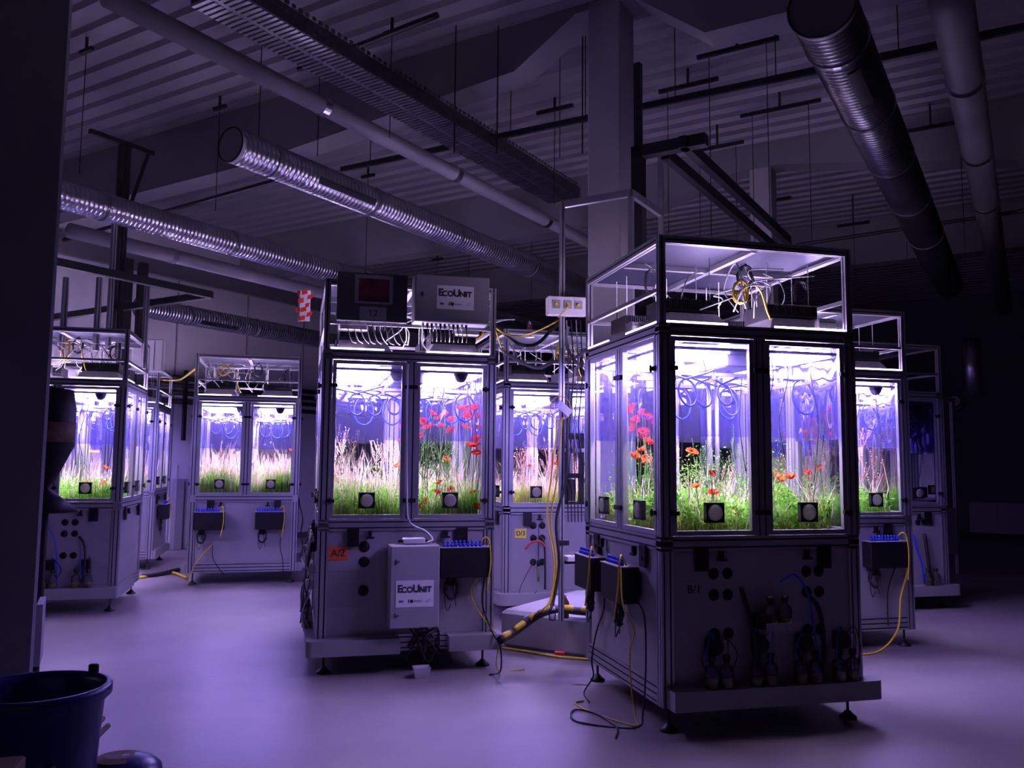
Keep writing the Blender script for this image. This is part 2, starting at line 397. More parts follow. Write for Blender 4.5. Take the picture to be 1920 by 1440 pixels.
# perforated cable trough
ZT=5.06; pT=atz(395,-5,ZT)
root=thing('cable_trough','long perforated metal cable trough crossing the ceiling to the pillar','cable trough',pT,HR)
q=atz(1085,372,ZT); LT=(q-pT).length
b=MB(); w_=.44; h_=.14
for i in range(int(LT/.055)):     # embossed ladder floor in two rows
    x=i*.055
    for y0,y1 in ((-w_/2,-.02),(.02,w_/2)):
        b.box(x,x+.032,y0,y1,-.012,0)
b.box(0,LT,-.02,.02,-.004,.0); b.box(0,LT,-w_/2,w_/2,.004,.010)
b.build('embossed_floor','steel',root)
for s in (-1,1):
    b=MB(); y=s*w_/2
    b.box(0,LT,y-.006,y+.006,0,h_)
    for i in range(int(LT/.075)):
        for z in (.03,.09,.15): b.box(i*.075,i*.075+.035,y+s*.004-.006,y+s*.004+.006,z,z+.03)
    b.build('trough_side','ductd',root)  # shade on the trough sides comes from the darkened metal colour
# black rail with hangers
ZR=5.2; a=atz(640,318,ZR); c=atz(1990,36,ZR); d=(c-a); LR=d.length
rail=thing('black_rail','long thin black rail slung under the ceiling right across the picture','rail',a,math.atan2(d.y,d.x))
b=MB(); b.box(0,LR,-.02,.02,-.03,.03); b.build('rail_bar','bsteel',rail)
for t in (.06,.2,.32,.44,.57,.7,.84):
    b=MB(); b.cyl((LR*t,0,.03),(LR*t,0,ZC-ZR),.006,n=6); b.build('hanger_rod','bsteel',rail)
a=atz(1240,610,ZR); 
# thinner far rails
for (x0,y0,x1,y1,z,lab) in ((120,450,590,318,5.2,'dark pipe slung below the far roof deck on the left'),(1490,460,1920,395,5.2,'dim dark rail crossing the upper right end of the hall'),(560,130,820,28,5.8,'dark strut bar under the deck near the top centre')):
    a=atz(x0,y0,z); c=atz(x1,y1,z); b=MB(); b.tube([Vector((0,0,0)),c-a],.03,8,0)
    tag(b.build('ceiling_bar','bsteel',None,False,a),lab,'bar')
# strut channels with threaded rods
def hanger(px,py,zt,ztop,ln,drop,label,two=False,ang=None):
    p=atz(px,py,ztop); root=thing('rod_hanger',label,'hanger',p,(HR+PI/2) if ang is None else ang)
    b=MB(); b.prof('x',-ln/2,ln/2,-.02,.02,-.02,.02); b.build('strut_channel','bsteel',root)
    b=MB(); b.box(-.012,.012,-.012,.012,.015,max(.03,ZC-ztop)); b.build('anchor','bsteel',root)
    for x in ((-ln*.35,ln*.35) if two else (0,)):
        b=MB(); b.cyl((x,0,-drop),(x,0,0),.005,n=6); b.build('threaded_rod','bsteel',root)
hl='threaded rod hanger under the deck '
for a in ((162,95,5.95,.22,1.35,'above the far left duct',False),(412,202,5.95,.22,1.3,'between the left ducts',False),(492,60,6.0,.2,1.4,'holding the duct end over the aisle',False),
          (1382,90,5.9,.85,1.9,'right of the pillar top',True),(1462,203,5.9,.95,2.2,'beside the distant pillar',True),(1290,160,5.9,.7,1.9,'just right of the near pillar',True),
          (1745,238,5.8,.9,1.6,'between the two right hand pipes',True),(1600,420,5.6,.5,1.4,'under the far right duct',False),(997,437,5.5,.25,1.2,'over the D/3 unit',False),(820,486,5.5,.25,1.2,'over the grey cabinet',False),
          (880,420,5.9,.25,1.6,'under the silver duct middle',False),(690,330,5.95,.25,1.6,'left of the cable trough crossing',False),(1040,205,5.95,.5,1.2,'over the black rail',False),(1345,275,5.8,.7,2.0,'above the black hoist arm',True),
          (1050,90,6.0,.2,1.2,'near the pillar head',False),(735,60,5.95,.2,1.1,'over the cable trough',False),(1450,375,5.4,.5,1.5,'in front of the dark far deck',False),(600,130,6.0,.15,1.0,'holding the white pipe',False)):
    hanger(a[0],a[1],0,a[2],a[3],a[4],hl+a[5],a[6])
for (px,y0,lab) in ((852,0,'thin steel wire hanging left of the pillar'),(932,0,'thin steel wire hanging just left of the black rail crossing'),(1092,30,'thin bent conduit running down beside the pillar')):
    q=aty(px,250,8.4); b=MB(); b.cyl((0,0,0),(0,0,ZC-4.75),.008,n=6); tag(b.build('steel_wire','bsteel',None,False,(q.x,q.y,4.75)),lab,'wire')
# ceiling drop frame on the left
p=atz(230,268,5.7)
root=thing('ceiling_hanger','dark T shaped drop frame hanging from the deck at the left','frame',p,HR)
b=MB(); b.box(-.45,.45,-.03,.03,-.03,.03); b.build('cross_bar','bsteel',root)
b=MB(); b.box(-.04,.02,-.03,.03,-2.6,-.03); b.build('drop_post','bsteel',root)
b=MB(); b.cyl((.38,0,-.02),(.0,0,-1.3),.025,n=8); b.build('brace','bsteel',root)

# ============================================================ growth units
TH=math.radians(14.3); h=.695
ZB,ZDK,ZP0,ZP1,ZR0,ZR1,ZTOP=.155,1.08,1.17,2.42,2.42,2.50,3.06
def part(b,name,m,root,smooth=False,rz=0):
    o=b.build(name,m,root,smooth); o.rotation_euler=(0,0,rz); return o
H2_=PI/2
def make_unit():
    R=thing('growth_unit','','growth chamber')
    foot=MB(); foot.lathe([(.0,0),(.055,0),(.055,.012),(.03,.03),(.018,.045),(.009,.05),(.009,.155),(.018,.155),(.018,.17),(0,.17)],(0,0,0),16)
    me=foot.mesh('levelling_foot','bsteel',True)
    for sx in (-1,1):
        for sy in (-1,1):
            o=bpy.data.objects.new('levelling_foot',me); COL.objects.link(o); o.parent=R; o.location=(sx*(h-.07),sy*(h-.07),0)
    # pieces repeated on the four sides
    P={}
    b=MB(); b.prof('x',-h+.08,h-.08,-h,-h+.04,ZB,ZB+.125); P['base_rail']=(b.mesh('base_rail','alu'))
    b=MB(); b.prof('z',ZB,ZDK,-h,-h+.08,-h,-h+.08); P['corner_post']=b.mesh('corner_post','alu')
    b=MB(); b.box(-h+.08,h-.08,-h+.014,-h+.024,ZB+.125,ZDK); P['side_panel']=b.mesh('side_panel','panel')
    b=MB(); b.prof('x',-h,h,-h,-h+.08,ZDK,ZP0); P['deck_rail']=b.mesh('deck_rail','alu')
    b=MB(); b.prof('z',ZP0,ZR0,-h-.006,-h+.075,-h-.006,-h+.075); P['chamber_post']=b.mesh('chamber_post','alu')
    b=MB(); b.prof('z',ZP0,ZR0,-.042,.042,-h,-h+.05); P['middle_post']=b.mesh('middle_post','alu')
    b=MB(); b.prof('x',-h,h,-h,-h+.07,ZR0,ZR1); P['roof_rail']=b.mesh('roof_rail','alu')
    b=MB(); b.prof('z',ZR1,ZTOP,-h,-h+.045,-h,-h+.045); P['cage_post']=b.mesh('cage_post','alu')
    b=MB(); b.prof('x',-h+.045,h-.045,-h,-h+.045,ZTOP-.05,ZTOP); P['cage_rail']=b.mesh('cage_rail','alu')
    for nm,me in P.items():
        for k in range(4):
            o=bpy.data.objects.new(nm,me); COL.objects.link(o); o.parent=R; o.rotation_euler=(0,0,k*PI/2)
    for s in (-1,1):
        b=MB(); b.box(s*.43-.045,s*.43+.045,-h-.016,-h,.96,1.10); b.box(s*.43-.015,s*.43+.015,-h-.022,-h-.016,1.0,1.03)
        me1=b.mesh('bracket','fin')
        b=MB(); b.box(s*.30-.012,s*.30+.012,-h-.03,-h,1.03,1.08); b.box(s*.30-.03,s*.30+.03,-h-.035,-h-.01,1.02,1.035)
        me2=b.mesh('clamp_knob','black')
        for k in range(4):
            for nm,me in (('bracket',me1),('clamp_knob',me2)):
                o=bpy.data.objects.new(nm,me); COL.objects.link(o); o.parent=R; o.rotation_euler=(0,0,k*PI/2)
    # roof edges given emission to paint chamber light leaking at the gap
    for k in range(4):
        for x0,x1 in ((-.64,-.22),(.12,.64)):
            b=MB(); b.box(x0,x1,-h+.004,-h+.016,ZR1,ZR1+.014); o=part(b,'light_leak_strip','strip',R,False,k*PI/2); o['label']='added glow strip for chamber light leaking at the roof edge'
    # soil bin and soil
    b=MB(); b.box(-h+.08,h-.08,-h+.08,h-.08,.30,1.15); part(b,'soil_bin','black',R)
    n=14; b=MB(); v=[];f=[]
    for i in range(n+1):
        for j in range(n+1): v.append((-.61+1.22*i/n,-.61+1.22*j/n,1.165+random.uniform(0,.02)))
    for i in range(n):
        for j in range(n): a=i*(n+1)+j; f.append((a,a+n+1,a+n+2,a+1))
    b.add(v,f); part(b,'soil_bed','soil',R)
    # chamber roof with four lamp openings
    b=MB(); x0,x1,y0,y1=.15,.60,.10,.58
    for xa,xb in ((-h+.07,-x1),(-x0,x0),(x1,h-.07)): b.box(xa,xb,-h+.07,h-.07,2.345,2.365)
    for s in (-1,1):
        for ya,yb in ((-h+.07,-y1),(-y0,y0),(y1,h-.07)):
            xa,xb=sorted((s*x0,s*x1)); b.box(xa,xb,ya,yb,2.345,2.365)
    part(b,'chamber_roof','ceilplate',R)
    b=MB(); b.bbox(-.13,.13,-.50,.50,2.26,2.345,.01); part(b,'air_duct_box','ceilplate',R)
    for (x,y) in ((-.10,-.57),(.42,-.61),(-.35,.6)):
        b=MB(); b.lathe([(0,-.055),(.03,-.047),(.05,-.02),(.052,0),(.06,0),(.06,.02),(0,.02)],(x,y,2.325),16); part(b,'camera_dome','black',R,True)
    # inner irrigation: white bars and blue hoses
    for y in (-.44,-.05,.40):
        b=MB(); b.box(-.58,.58,y-.012,y+.012,2.20,2.222)
        for x in (-.45,-.2,.08,.3,.52): b.box(x-.012,x+.012,y-.022,y+.022,2.175,2.235)
        part(b,'spray_bar','white',R)
    for x in (-.5,.5):
        b=MB(); b.box(x-.012,x+.012,-.52,.52,2.165,2.188); part(b,'cross_bar','alu',R)
    rnd=random.Random(3)
    for i in range(9):
        x=rnd.uniform(-.5,.5); y=rnd.choice((-.5,-.42,.1,.42)); p=[]
        T=rnd.uniform(.05,.15)
        p=[(x-.25,y,2.22),(x-.12,y-.02,2.19)]
        for k in range(9):
            a=k/8*2*PI*rnd.choice((1,1.0)); p.append((x+T*.7*math.sin(a),y+.03*math.cos(a),2.08+T*math.cos(a)))
        p+=[(x+.10,y,2.20),(x+.22,y+.04,2.24)]
        b=MB(); b.tube(p,.0075,6,3); part(b,'blue_hose','blue',R,True)
    for i in range(10):
        x=rnd.uniform(-.55,.55); y=rnd.choice((-.56,-.5,.3,.5,-.2)); z1=rnd.uniform(1.3,1.9)
        b=MB(); b.tube([(x,y,2.34),(x+rnd.uniform(-.03,.03),y,2.2),(x+rnd.uniform(-.05,.05),y,1.9),(x+rnd.uniform(-.03,.03),y,z1)],.0035,5,4); part(b,'sensor_cable','black',R,True)
    # inner steel pipes standing near the centre
    for x,y in ((.06,.12),(.11,.10)):
        b=MB(); b.cyl((x,y,1.16),(x,y,2.34),.016,n=10); part(b,'inner_pipe','alu',R,True)
    # doors
    fr=MB(); xa,xb,za,zb=.044,.618,ZP0+.004,ZR0-.004; t=.030; y0,y1=-h+.002,-h+.034
    fr.box(xa,xa+t,y0,y1,za,zb); fr.box(xb-t,xb,y0,y1,za,zb); fr.box(xa+t,xb-t,y0,y1,za,za+t); fr.box(xa+t,xb-t,y0,y1,zb-t,zb)
    mf=fr.mesh('door','alu')
    b=MB(); b.add([(xa+t,-h+.016,za+t),(xb-t,-h+.016,za+t),(xb-t,-h+.016,zb-t),(xa+t,-h+.016,zb-t)],[(0,1,2,3)]); mp=b.mesh('window_pane','pane')
    b=MB(); v=[];f=[]; nx,nz=10,6; x0_,x1_,z0_,z1_=xa+t-.01,xb-t+.01,1.79,2.41
    for i in range(nx+1):
        for j in range(nz+1):
            x=x0_+(x1_-x0_)*i/nx; z=z0_+(z1_-z0_)*j/nz; v.append((x,-h+.045+.004*math.sin(x*23+z*3)+.003*math.sin(z*13),z))
    for i in range(nx):
        for j in range(nz): a=i*(nz+1)+j; f.append((a,a+nz+1,a+nz+2,a+1))
    b.add(v,f); mfl=b.mesh('tinted_film','film',True)
    xc,zc=.331,1.315
    b=MB(); s_=.062
    b.box(xc-s_,xc-s_+.02,-h-.006,-h+.03,zc-s_,zc+s_); b.box(xc+s_-.02,xc+s_,-h-.006,-h+.03,zc-s_,zc+s_)
    b.box(xc-s_,xc+s_,-h-.004,-h+.03,zc-s_,zc-s_+.02); b.box(xc-s_,xc+s_,-h-.004,-h+.03,zc+s_-.02,zc+s_)
    for q0 in range(4):
        for i in range(6):
            a0=PI/4+q0*H2_+i*H2_/6; a1=a0+H2_/6; k0=.046/max(abs(math.cos(a0)),abs(math.sin(a0))); k1=.046/max(abs(math.cos(a1)),abs(math.sin(a1)))
            b.add([(xc+.05*math.cos(a0),-h-.003,zc+.05*math.sin(a0)),(xc+.05*math.cos(a1),-h-.003,zc+.05*math.sin(a1)),(xc+k1*math.cos(a1),-h-.003,zc+k1*math.sin(a1)),(xc+k0*math.cos(a0),-h-.003,zc+k0*math.sin(a0))],[(0,1,2,3)])
    mfr=b.mesh('vent_frame','black')
    b=MB(); b.lathe([(0,.014),(.03,.013),(.049,.006),(.052,0),(.052,-.01),(0,-.01)],(xc,-h-.002,zc),24,'y'); md=b.mesh('vent_disc','disc',True)
    mh=[]
    for z in (1.30,2.20):
        b=MB(); b.box(.58,.64,-h-.022,-h-.002,z,z+.026); b.cyl((.61,-h-.024,z-.01),(.61,-h-.024,z+.036),.008,n=8); mh.append(('hinge',b.mesh('hinge','black')))
        b=MB(); b.box(.0,.05,-h-.02,-h,z,z+.03); mh.append(('door_latch',b.mesh('door_latch','black')))
    for k in range(4):
        for s in (1,-1):
            D=bpy.data.objects.new('door',mf); COL.objects.link(D); D.parent=R; D.rotation_euler=(0,0,k*PI/2); D.scale=(s,1,1)
            for nm,me in (('window_pane',mp),('tinted_film',mfl),('vent_frame',mfr),('vent_disc',md),*mh):
                o=bpy.data.objects.new(nm,me); COL.objects.link(o); o.parent=D
    # cage: shelf rail, roof sheets, roof battens
    for k in (0,1,2,3):
        b=MB(); b.prof('x',-h+.045,h-.045,-h+.005,-h+.03,2.70,2.725,False); part(b,'cage_shelf_rail','alu',R,False,k*PI/2)
    b=MB(); b.box(-h+.04,h-.04,-h+.04,h-.04,ZTOP-.026,ZTOP-.022); part(b,'cage_roof_sheet','cageroof',R)
    b=MB(); b.prof('y',-h+.045,h-.045,-.02,.02,ZTOP-.06,ZTOP-.026,False); b.prof('x',-h+.045,h-.045,-.02,.02,ZTOP-.06,ZTOP-.026,False); part(b,'roof_batten','alu',R)
    return R
unit0=make_unit()
def make_lamp():
    R=thing('grow_lamp','','lamp')
    # reflector skirt: truncated pyramid, heat sink with fins, glowing panel
    b=MB(); a=(.225,.24); c=(.17,.18); z0,z1=2.515,2.60
    v=[(sx*a[0],sy*a[1],z0) for sx,sy in ((-1,-1),(1,-1),(1,1),(-1,1))]+[(sx*c[0],sy*c[1],z1) for sx,sy in ((-1,-1),(1,-1),(1,1),(-1,1))]
    b.add(v,[(0,1,5,4),(1,2,6,5),(2,3,7,6),(3,0,4,7),(4,5,6,7)]); b.box(-a[0],a[0],-a[1],a[1],z0-.012,z0); b.build('reflector','refl',R)
    b=MB(); b.box(-.19,.19,-.15,.15,z1,z1+.03)
    for i in range(26): x=-.188+i*.015; b.box(x,x+.005,-.15,.15,z1+.03,z1+.10)
    b.build('heat_sink','fin',R)
    b=MB(); b.box(-.225,.225,-.24,.24,2.335,2.385); b.build('light_panel','led',R)['label']='glowing violet white light panel'
    for x in (-.16,.16):
        for y in (-.1,.1):
            b=MB(); b.cyl((x,y,z1+.03),(x*1.0,y,ZTOP-.06),.0035,n=5); b.build('suspension_rod','wcable',R)
    return R
lamp0=make_lamp()

units={}
def wpos(c,x,y,z=0):
    cs,sn=math.cos(TH),math.sin(TH); return Vector((c[0]+x*cs-y*sn,c[1]+x*sn+y*cs,z))
SPEC=[ # key, centre, label, short phrase, lit
 ('B1',(1.42,6.12),'large lit growth unit marked B/1 standing nearest the camera on the right','the B/1 unit',True),
 ('A2',(-.98,7.49),'lit growth unit marked A/2 with two EcoUnit cabinets and tall red poppies','the A/2 unit',True),
 ('D3',(.42,9.92),'lit growth unit marked D/3 behind the thin pole, between A/2 and B/1','the D/3 unit',True),
 ('CL',(-5.08,9.85),'lit growth unit at the left edge partly hidden by the dark pillar','the left edge unit',True),
 ('E',(-3.74,12.20),'lit grass filled growth unit near the pale wall, left of the A/2 unit','the grass unit',True),
 ('R',(2.82,8.38),'lit growth unit half hidden behind the right side of the B/1 unit','the unit behind B/1',True),
 ('R2',(4.25,10.57),'unlit dark growth unit at the right behind the lit ones','the unlit unit',False),
 ('BL',(-6.22,13.47),'lit growth unit squeezed between the left edge unit and the pale wall','the unit behind the left edge unit',True),
]
first=True; firstl=True
for key,c,lab,ph,lit in SPEC:
    u=unit0 if first else copy_tree(unit0); first=False
    u.location=(c[0],c[1],0); u.rotation_euler=(0,0,TH); u['label']=lab; u['group']='growth units in the hall'
    if key=='R2': u.location=(c[0],c[1],0)
    units[key]=dict(o=u,c=c,ph=ph,lit=lit)
    for fx,fy,nm in ((-1,-1,'front left'),(1,-1,'front right'),(-1,1,'back left'),(1,1,'back right')):
        if not lit: continue
        l=lamp0 if firstl else copy_tree(lamp0); firstl=False
        l.location=wpos(c,fx*.375,fy*.34,0); l.rotation_euler=(0,0,TH)
        l['label']='%s finned black lamp on %s'%(nm,ph); l['group']='grow lamps on the unit roofs'
    if not lit:
        for ch in list(u.children):
            if ch.name.startswith('light_leak_strip'): bpy.data.objects.remove(ch)
for ch in list(units['B1']['o'].children):
    if ch.name.startswith('cage_shelf_rail') and abs(ch.rotation_euler.z)<.01: bpy.data.objects.remove(ch)
    elif ch.name.startswith('camera_dome'): bpy.data.objects.remove(ch)
def local_hit(key,px,py,ax,val):
    c=units[key]['c']; r=ray(px,py); cs,sn=math.cos(TH),math.sin(TH)
    o=Vector((0-c[0],0-c[1])); lo=Vector((o.x*cs+o.y*sn,-o.x*sn+o.y*cs)); ld=Vector((r.x*cs+r.y*sn,-r.x*sn+r.y*cs))
    t=(val-lo[ax])/ld[ax]; return lo.x+ld.x*t, lo.y+ld.y*t, EYE+r.z*t

# trays (white ledges with rounded corners)
def arc(cx,cy,r,a0,a1,n=5): return [(cx+r*math.cos(a0+(a1-a0)*i/n),cy+r*math.sin(a0+(a1-a0)*i/n)) for i in range(n+1)]
def tray(key,polys):
    b=MB()
    for p in polys:
        b.prism(p,ZB,ZB+.115)
    o=b.build('tray','tray',units[key]['o'])
H2=PI/2; o_=.115; q_=.07
frontR=[(-h+.03,-h)]+[(-h+.03,-h-o_)]+arc(h+q_-.05,-h-o_+.05,.05,-H2,0)+[(h+q_,-h+.1),(h,-h+.1),(h,-h)]
tray('B1',[frontR,[(h,-h+.1),(h+q_,-h+.1),(h+q_,h-.1),(h,h-.1)]])
tray('A2',[[(-h,h-.1),(-h-q_,h-.1)]+arc(-h-q_+.05,-h-o_+.05,.05,-PI,-H2)+[(-.06,-h-o_),(-.06,-h),(-h,-h)],
           [(.32,-h),(.32,-h-o_)]+arc(h+.06-.05,-h-o_+.05,.05,-H2,0)+[(h+.06,-h+.1),(h,-h+.1),(h,-h)]])
tray('D3',[[(-h,-h+.2),(-h-q_,-h+.2)]+arc(-h-q_+.09,-h-o_+.09,.09,-PI,-H2)+arc(h+q_-.09,-h-o_+.09,.09,-H2,0)+[(h+q_,-h+.2),(h,-h+.2),(h,-h),(-h,-h)]])
tray('CL',[[(-h,-h),(-h,-h-o_)]+arc(h+.03-.02,-h-o_+.02,.02,-H2,0)+[(h+.03,h-.5),(h,h-.5),(h,-h)]])
tray('E',[[(-h-q_,-h+.3),(-h-q_,-h+.02),(-h,-h+.02),(-h,-h+.3)]])
tray('E',[[(h,-h+.02),(h+q_,-h+.02),(h+q_,h-.1),(h,h-.1)]])
tray('R',[[(h,-h+.1),(h+q_,-h+.1),(h+q_,h-.1),(h,h-.1)]])
tray('R2',[frontR])
tray('BL',[[(h,-h),(h+.05,-h),(h+.05,h),(h,h)]])

# grommets
def grommets(key,pts,side=0,r=.036):
    for x,z in pts:
        b=MB(); b.lathe([(0,.012),(r*.6,.012),(r*.85,.008),(r,0),(r,-.01),(0,-.01)],(x,-h+.014-.002,z),18,'y')
        o=b.build('cable_grommet','black',units[key]['o'],True); o.rotation_euler=(0,0,side*PI/2)
grommets('B1',[(x,z) for x in (-.34,-.245,.31,.40) for z in (.94,.81,.575)])
grommets('A2',[(-.34,.955),(-.34,.84),(-.34,.62)],r=.042)
grommets('D3',[(x,z) for x in (-.36,-.26) for z in (.96,.83,.58)])
grommets('CL',[(x,z) for x in (.15,.25) for z in (.95,.83,.60)])
grommets('R2',[(.30,.98),(.39,.98)])

# ------------------------------------------------------------ plants
def blades(n,hmin,hmax,wd,lean,rng,area=.6,curl=1.0):
    x=rng.uniform(-area,area,n);y=rng.uniform(-area,area,n); H=rng.uniform(hmin,hmax,n)*(.8+.35*np.sin(x*7+1)*np.cos(y*6))
    a=rng.uniform(0,2*PI,n); ln=rng.uniform(.1,1,n)*lean*H; w=wd*rng.uniform(.6,1.3,n); ca,sa=np.cos(a),np.sin(a)
    V=[];ks=[0,.45,.8,1.0]
    for k in ks:
        off=ln*k**2*curl; ww=w*(1-k)**.7/2
        cx=np.clip(x+ca*off,-.625,.625); cy=np.clip(y+sa*off,-.625,.625); z=1.165+H*k*(1-.15*k*lean)
        if k<1:
            V.append(np.stack([cx-sa*ww,cy+ca*ww,z],1)); V.append(np.stack([cx+sa*ww,cy-ca*ww,z],1))
        else: V.append(np.stack([cx,cy,z],1))
    v=np.stack(V,1).reshape(-1,3); b=np.arange(n)*7
    F=[]
    for q in ((0,1,3,2),(2,3,5,4)): F+= np.stack([b+i for i in q],1).tolist()
    F+=np.stack([b+4,b+5,b+6],1).tolist()
    return v.tolist(),F
def leaves(n,hmax,size,rng,area=.6):
    x=rng.uniform(-area,area,n);y=rng.uniform(-area,area,n)
    top=hmax*(.65+.35*np.sin(x*8+2)*np.sin(y*7+.5)+.1*np.sin(x*23)); z=1.17+top*rng.power(2.2,n)
    s=size*rng.uniform(.5,1.3,n); c=np.stack([x,y,z],1)
    d=rng.normal(size=(n,3)); d[:,2]*=.5; d/=np.linalg.norm(d,axis=1)[:,None]
    e=rng.normal(size=(n,3)); e=np.cross(d,e); e/=np.linalg.norm(e,axis=1)[:,None]
    v=np.stack([c-d*s[:,None],c+e*s[:,None]*.45,c+d*s[:,None],c-e*s[:,None]*.45],1); v[:,:,0]=np.clip(v[:,:,0],-.63,.63); v[:,:,1]=np.clip(v[:,:,1],-.63,.63)
    b=np.arange(n)*4; return v.reshape(-1,3).tolist(), np.stack([b,b+1,b+2,b+3],1).tolist()
def veg(name,key,gen,m,label,cat):
    b=MB(); b.add(*gen); o=b.build(name,m,None,False,(*units[key]['c'],0),TH); return tag(o,label,cat,None,'stuff')
def rg(s): return np.random.default_rng(s)
gr={'A2':(5200,.16,.38,'grass'),'D3':(3600,.12,.30,'grassy'),'CL':(4200,.14,.32,'grass'),'E':(6200,.26,.46,'grass'),'BL':(2200,.15,.33,'grass'),'R':(2200,.1,.25,'leaf'),'B1':(2600,.10,.30,'grassy')}
for i,(k,(n,a,bb,m)) in enumerate(gr.items()):
    veg('meadow_grass',k,blades(n,a,bb,.010,.8,rg(i+1)),m,'green meadow grass growing inside '+units[k]['ph'],'grass')
for i,(k,n,hh) in enumerate((('B1',15000,.30),('R',9000,.28),('A2',5000,.30),('CL',3500,.25))):
    veg('leafy_undergrowth',k,leaves(n,hh,.020,rg(20+i)),'leaf','low leafy green undergrowth filling '+units[k]['ph'],'undergrowth')
for i,(k,n,hh) in enumerate((('B1',2600,.62),('A2',1200,.6),('R',900,.5),('CL',500,.5))):
    veg('airy_foliage',k,leaves(n,hh,.011,rg(60+i)),'leaf','thin airy foliage above the undergrowth of '+units[k]['ph'],'foliage')
for i,(k,n,a,bb) in enumerate((('A2',1300,.25,.62),('D3',900,.25,.62),('CL',500,.25,.55),('E',1900,.40,.75),('BL',900,.3,.7),('B1',700,.25,.5),('R',300,.3,.55))):
    veg('dry_straw',k,blades(n,a,bb,.009,.7,rg(40+i)),'straw','fine pale dry straw standing among the green in '+units[k]['ph'],'straw')
# branching stalks
def stalk_mesh(seed,m,head=.006,branches=9,name='dried_stalk'):
    r=random.Random(seed); b=MB(); p=[Vector((0,0,0))]; d=Vector((r.uniform(-.15,.15),r.uniform(-.15,.15),1))
    for i in range(6): p.append(p[-1]+d.normalized()/6); d+=Vector((r.uniform(-.12,.12),r.uniform(-.12,.12),0))
    b.tube(p,.005,4,2)
    for i in range(branches):
        t=r.uniform(.35,.95); q=p[min(5,int(t*6))].lerp(p[min(6,int(t*6)+1)],(t*6)%1); a=r.uniform(0,2*PI); L=r.uniform(.15,.35)
        e=[q,q+Vector((math.cos(a)*L*.35,math.sin(a)*L*.35,L*.45)),q+Vector((math.cos(a)*L*.5,math.sin(a)*L*.5,L))]
        b.tube(e,.0032,4,3)
        for k in range(6):
            s=.3+.7*k/5; c=e[0].lerp(e[2],s)+Vector((r.uniform(-.015,.015),r.uniform(-.015,.015),0)); R=head*r.uniform(.8,1.6)
            b.lathe([(0,-R),(R,0),(0,R)],c,5)
    return b.mesh(name,m)
SM=[stalk_mesh(i,'stalk',.008) for i in range(4)]; SG=[stalk_mesh(i+10,'gstem',.006,6,'seed_stem') for i in range(3)]; ST=[stalk_mesh(i+20,'straw',.006,8) for i in range(3)]
def stalks(key,n,lo,hi,meshes,label,group,seed,xr=(-.55,.55),yr=(-.58,.2),name='dried_stalk'):
    r=random.Random(seed)
    for i in range(n):
        me=r.choice(meshes); o=bpy.data.objects.new(name,me); COL.objects.link(o)
        H=r.uniform(lo,hi); o.location=wpos(units[key]['c'],r.uniform(*xr),r.uniform(*yr),1.16); o.rotation_euler=(r.uniform(-.12,.12),r.uniform(-.12,.12),r.uniform(0,6.28))
        o.scale=(H*.9,H*.9,H); tag(o,label,'dry plant' if 'dried' in name else 'plant',group)
stalks('R',9,.45,.80,SM,'pink dried branching stalk standing in the unit behind B/1','dried stalks behind B/1',1,(.05,.5))
stalks('D3',14,.45,.75,SM,'pinkish dried stalk inside the D/3 unit','dried stalks in D/3',2)
stalks('A2',16,.40,.72,ST,'pale dried stalk in the left window of the A/2 unit','dried stalks in A/2',3,(-.58,.0))
stalks('B1',10,.35,.6,ST,'pale dried stalk inside the B/1 unit','dried stalks in B/1',4)
stalks('E',14,.5,.8,ST,'pale dried stalk above the grass of the grass unit','dried stalks in the grass unit',5)
stalks('BL',8,.5,.8,SM,'pink dried stalk in the half hidden unit by the wall','dried stalks by the wall',6)
stalks('CL',5,.3,.5,ST,'short dried stalk in the left edge unit','dried stalks in the left edge unit',7)
stalks('B1',12,.4,.68,SG,'thin green seed stem rising inside the B/1 unit','green seed stems in B/1',8,(-.58,.58),(-.6,.1),'seed_stem')
stalks('A2',10,.5,.9,SG,'thin green seed stem in the right window of the A/2 unit','green seed stems in A/2',9,(.0,.58),(-.6,.0),'seed_stem')
stalks('CL',5,.35,.6,SG,'thin green seed stem in the left edge unit','green seed stems in the left edge unit',10,(.0,.55),(-.6,.0),'seed_stem')
# poppies
def flower_mesh(seed,m,R=.043):
    r=random.Random(seed); b=MB()
    for k in range(5):
        a0=k*2*PI/5+r.uniform(-.2,.2); cup=r.uniform(.5,1.1); nu,nv=4,5; v=[];f=[]
        for i in range(nu+1):
            t=i/nu
            for j in range(nv+1):
                s=(j/nv-.5)*2; wd=math.sin(min(1,t*1.2)*PI*.55)*R*.85
                rad=R*t*math.cos(cup*t*.9); hh=R*math.sin(cup*t)*.9+r.uniform(-.003,.003)-abs(s)*.004
                x=rad*(1-.25*s*s*t); y=s*wd
                v.append((x*math.cos(a0)-y*math.sin(a0),x*math.sin(a0)+y*math.cos(a0),hh))
        for i in range(nu):
            for j in range(nv): q=i*(nv+1)+j; f.append((q,q+nv+1,q+nv+2,q+1))
        b.add(v,f)
    return b.mesh('petals',m,True)
b=MB(); b.lathe([(0,0),(.008,.004),(.009,.014),(.011,.017),(0,.018)],(0,0,0),8); SEED=b.mesh('seed_head','gstem',True)
FR=[flower_mesh(i,'petal') for i in range(4)]; FO=[flower_mesh(i+9,'petalo') for i in range(2)]
STEM=[]
for i in range(4):
    r=random.Random(i+50); b=MB(); b.tube([(0,0,0),(r.uniform(-.03,.03),r.uniform(-.03,.03),.35),(r.uniform(-.03,.03),r.uniform(-.03,.03),.7),(0,0,1)],.0028,5,4); STEM.append(b.mesh('stem','gstem',True))
pr=random.Random(77)
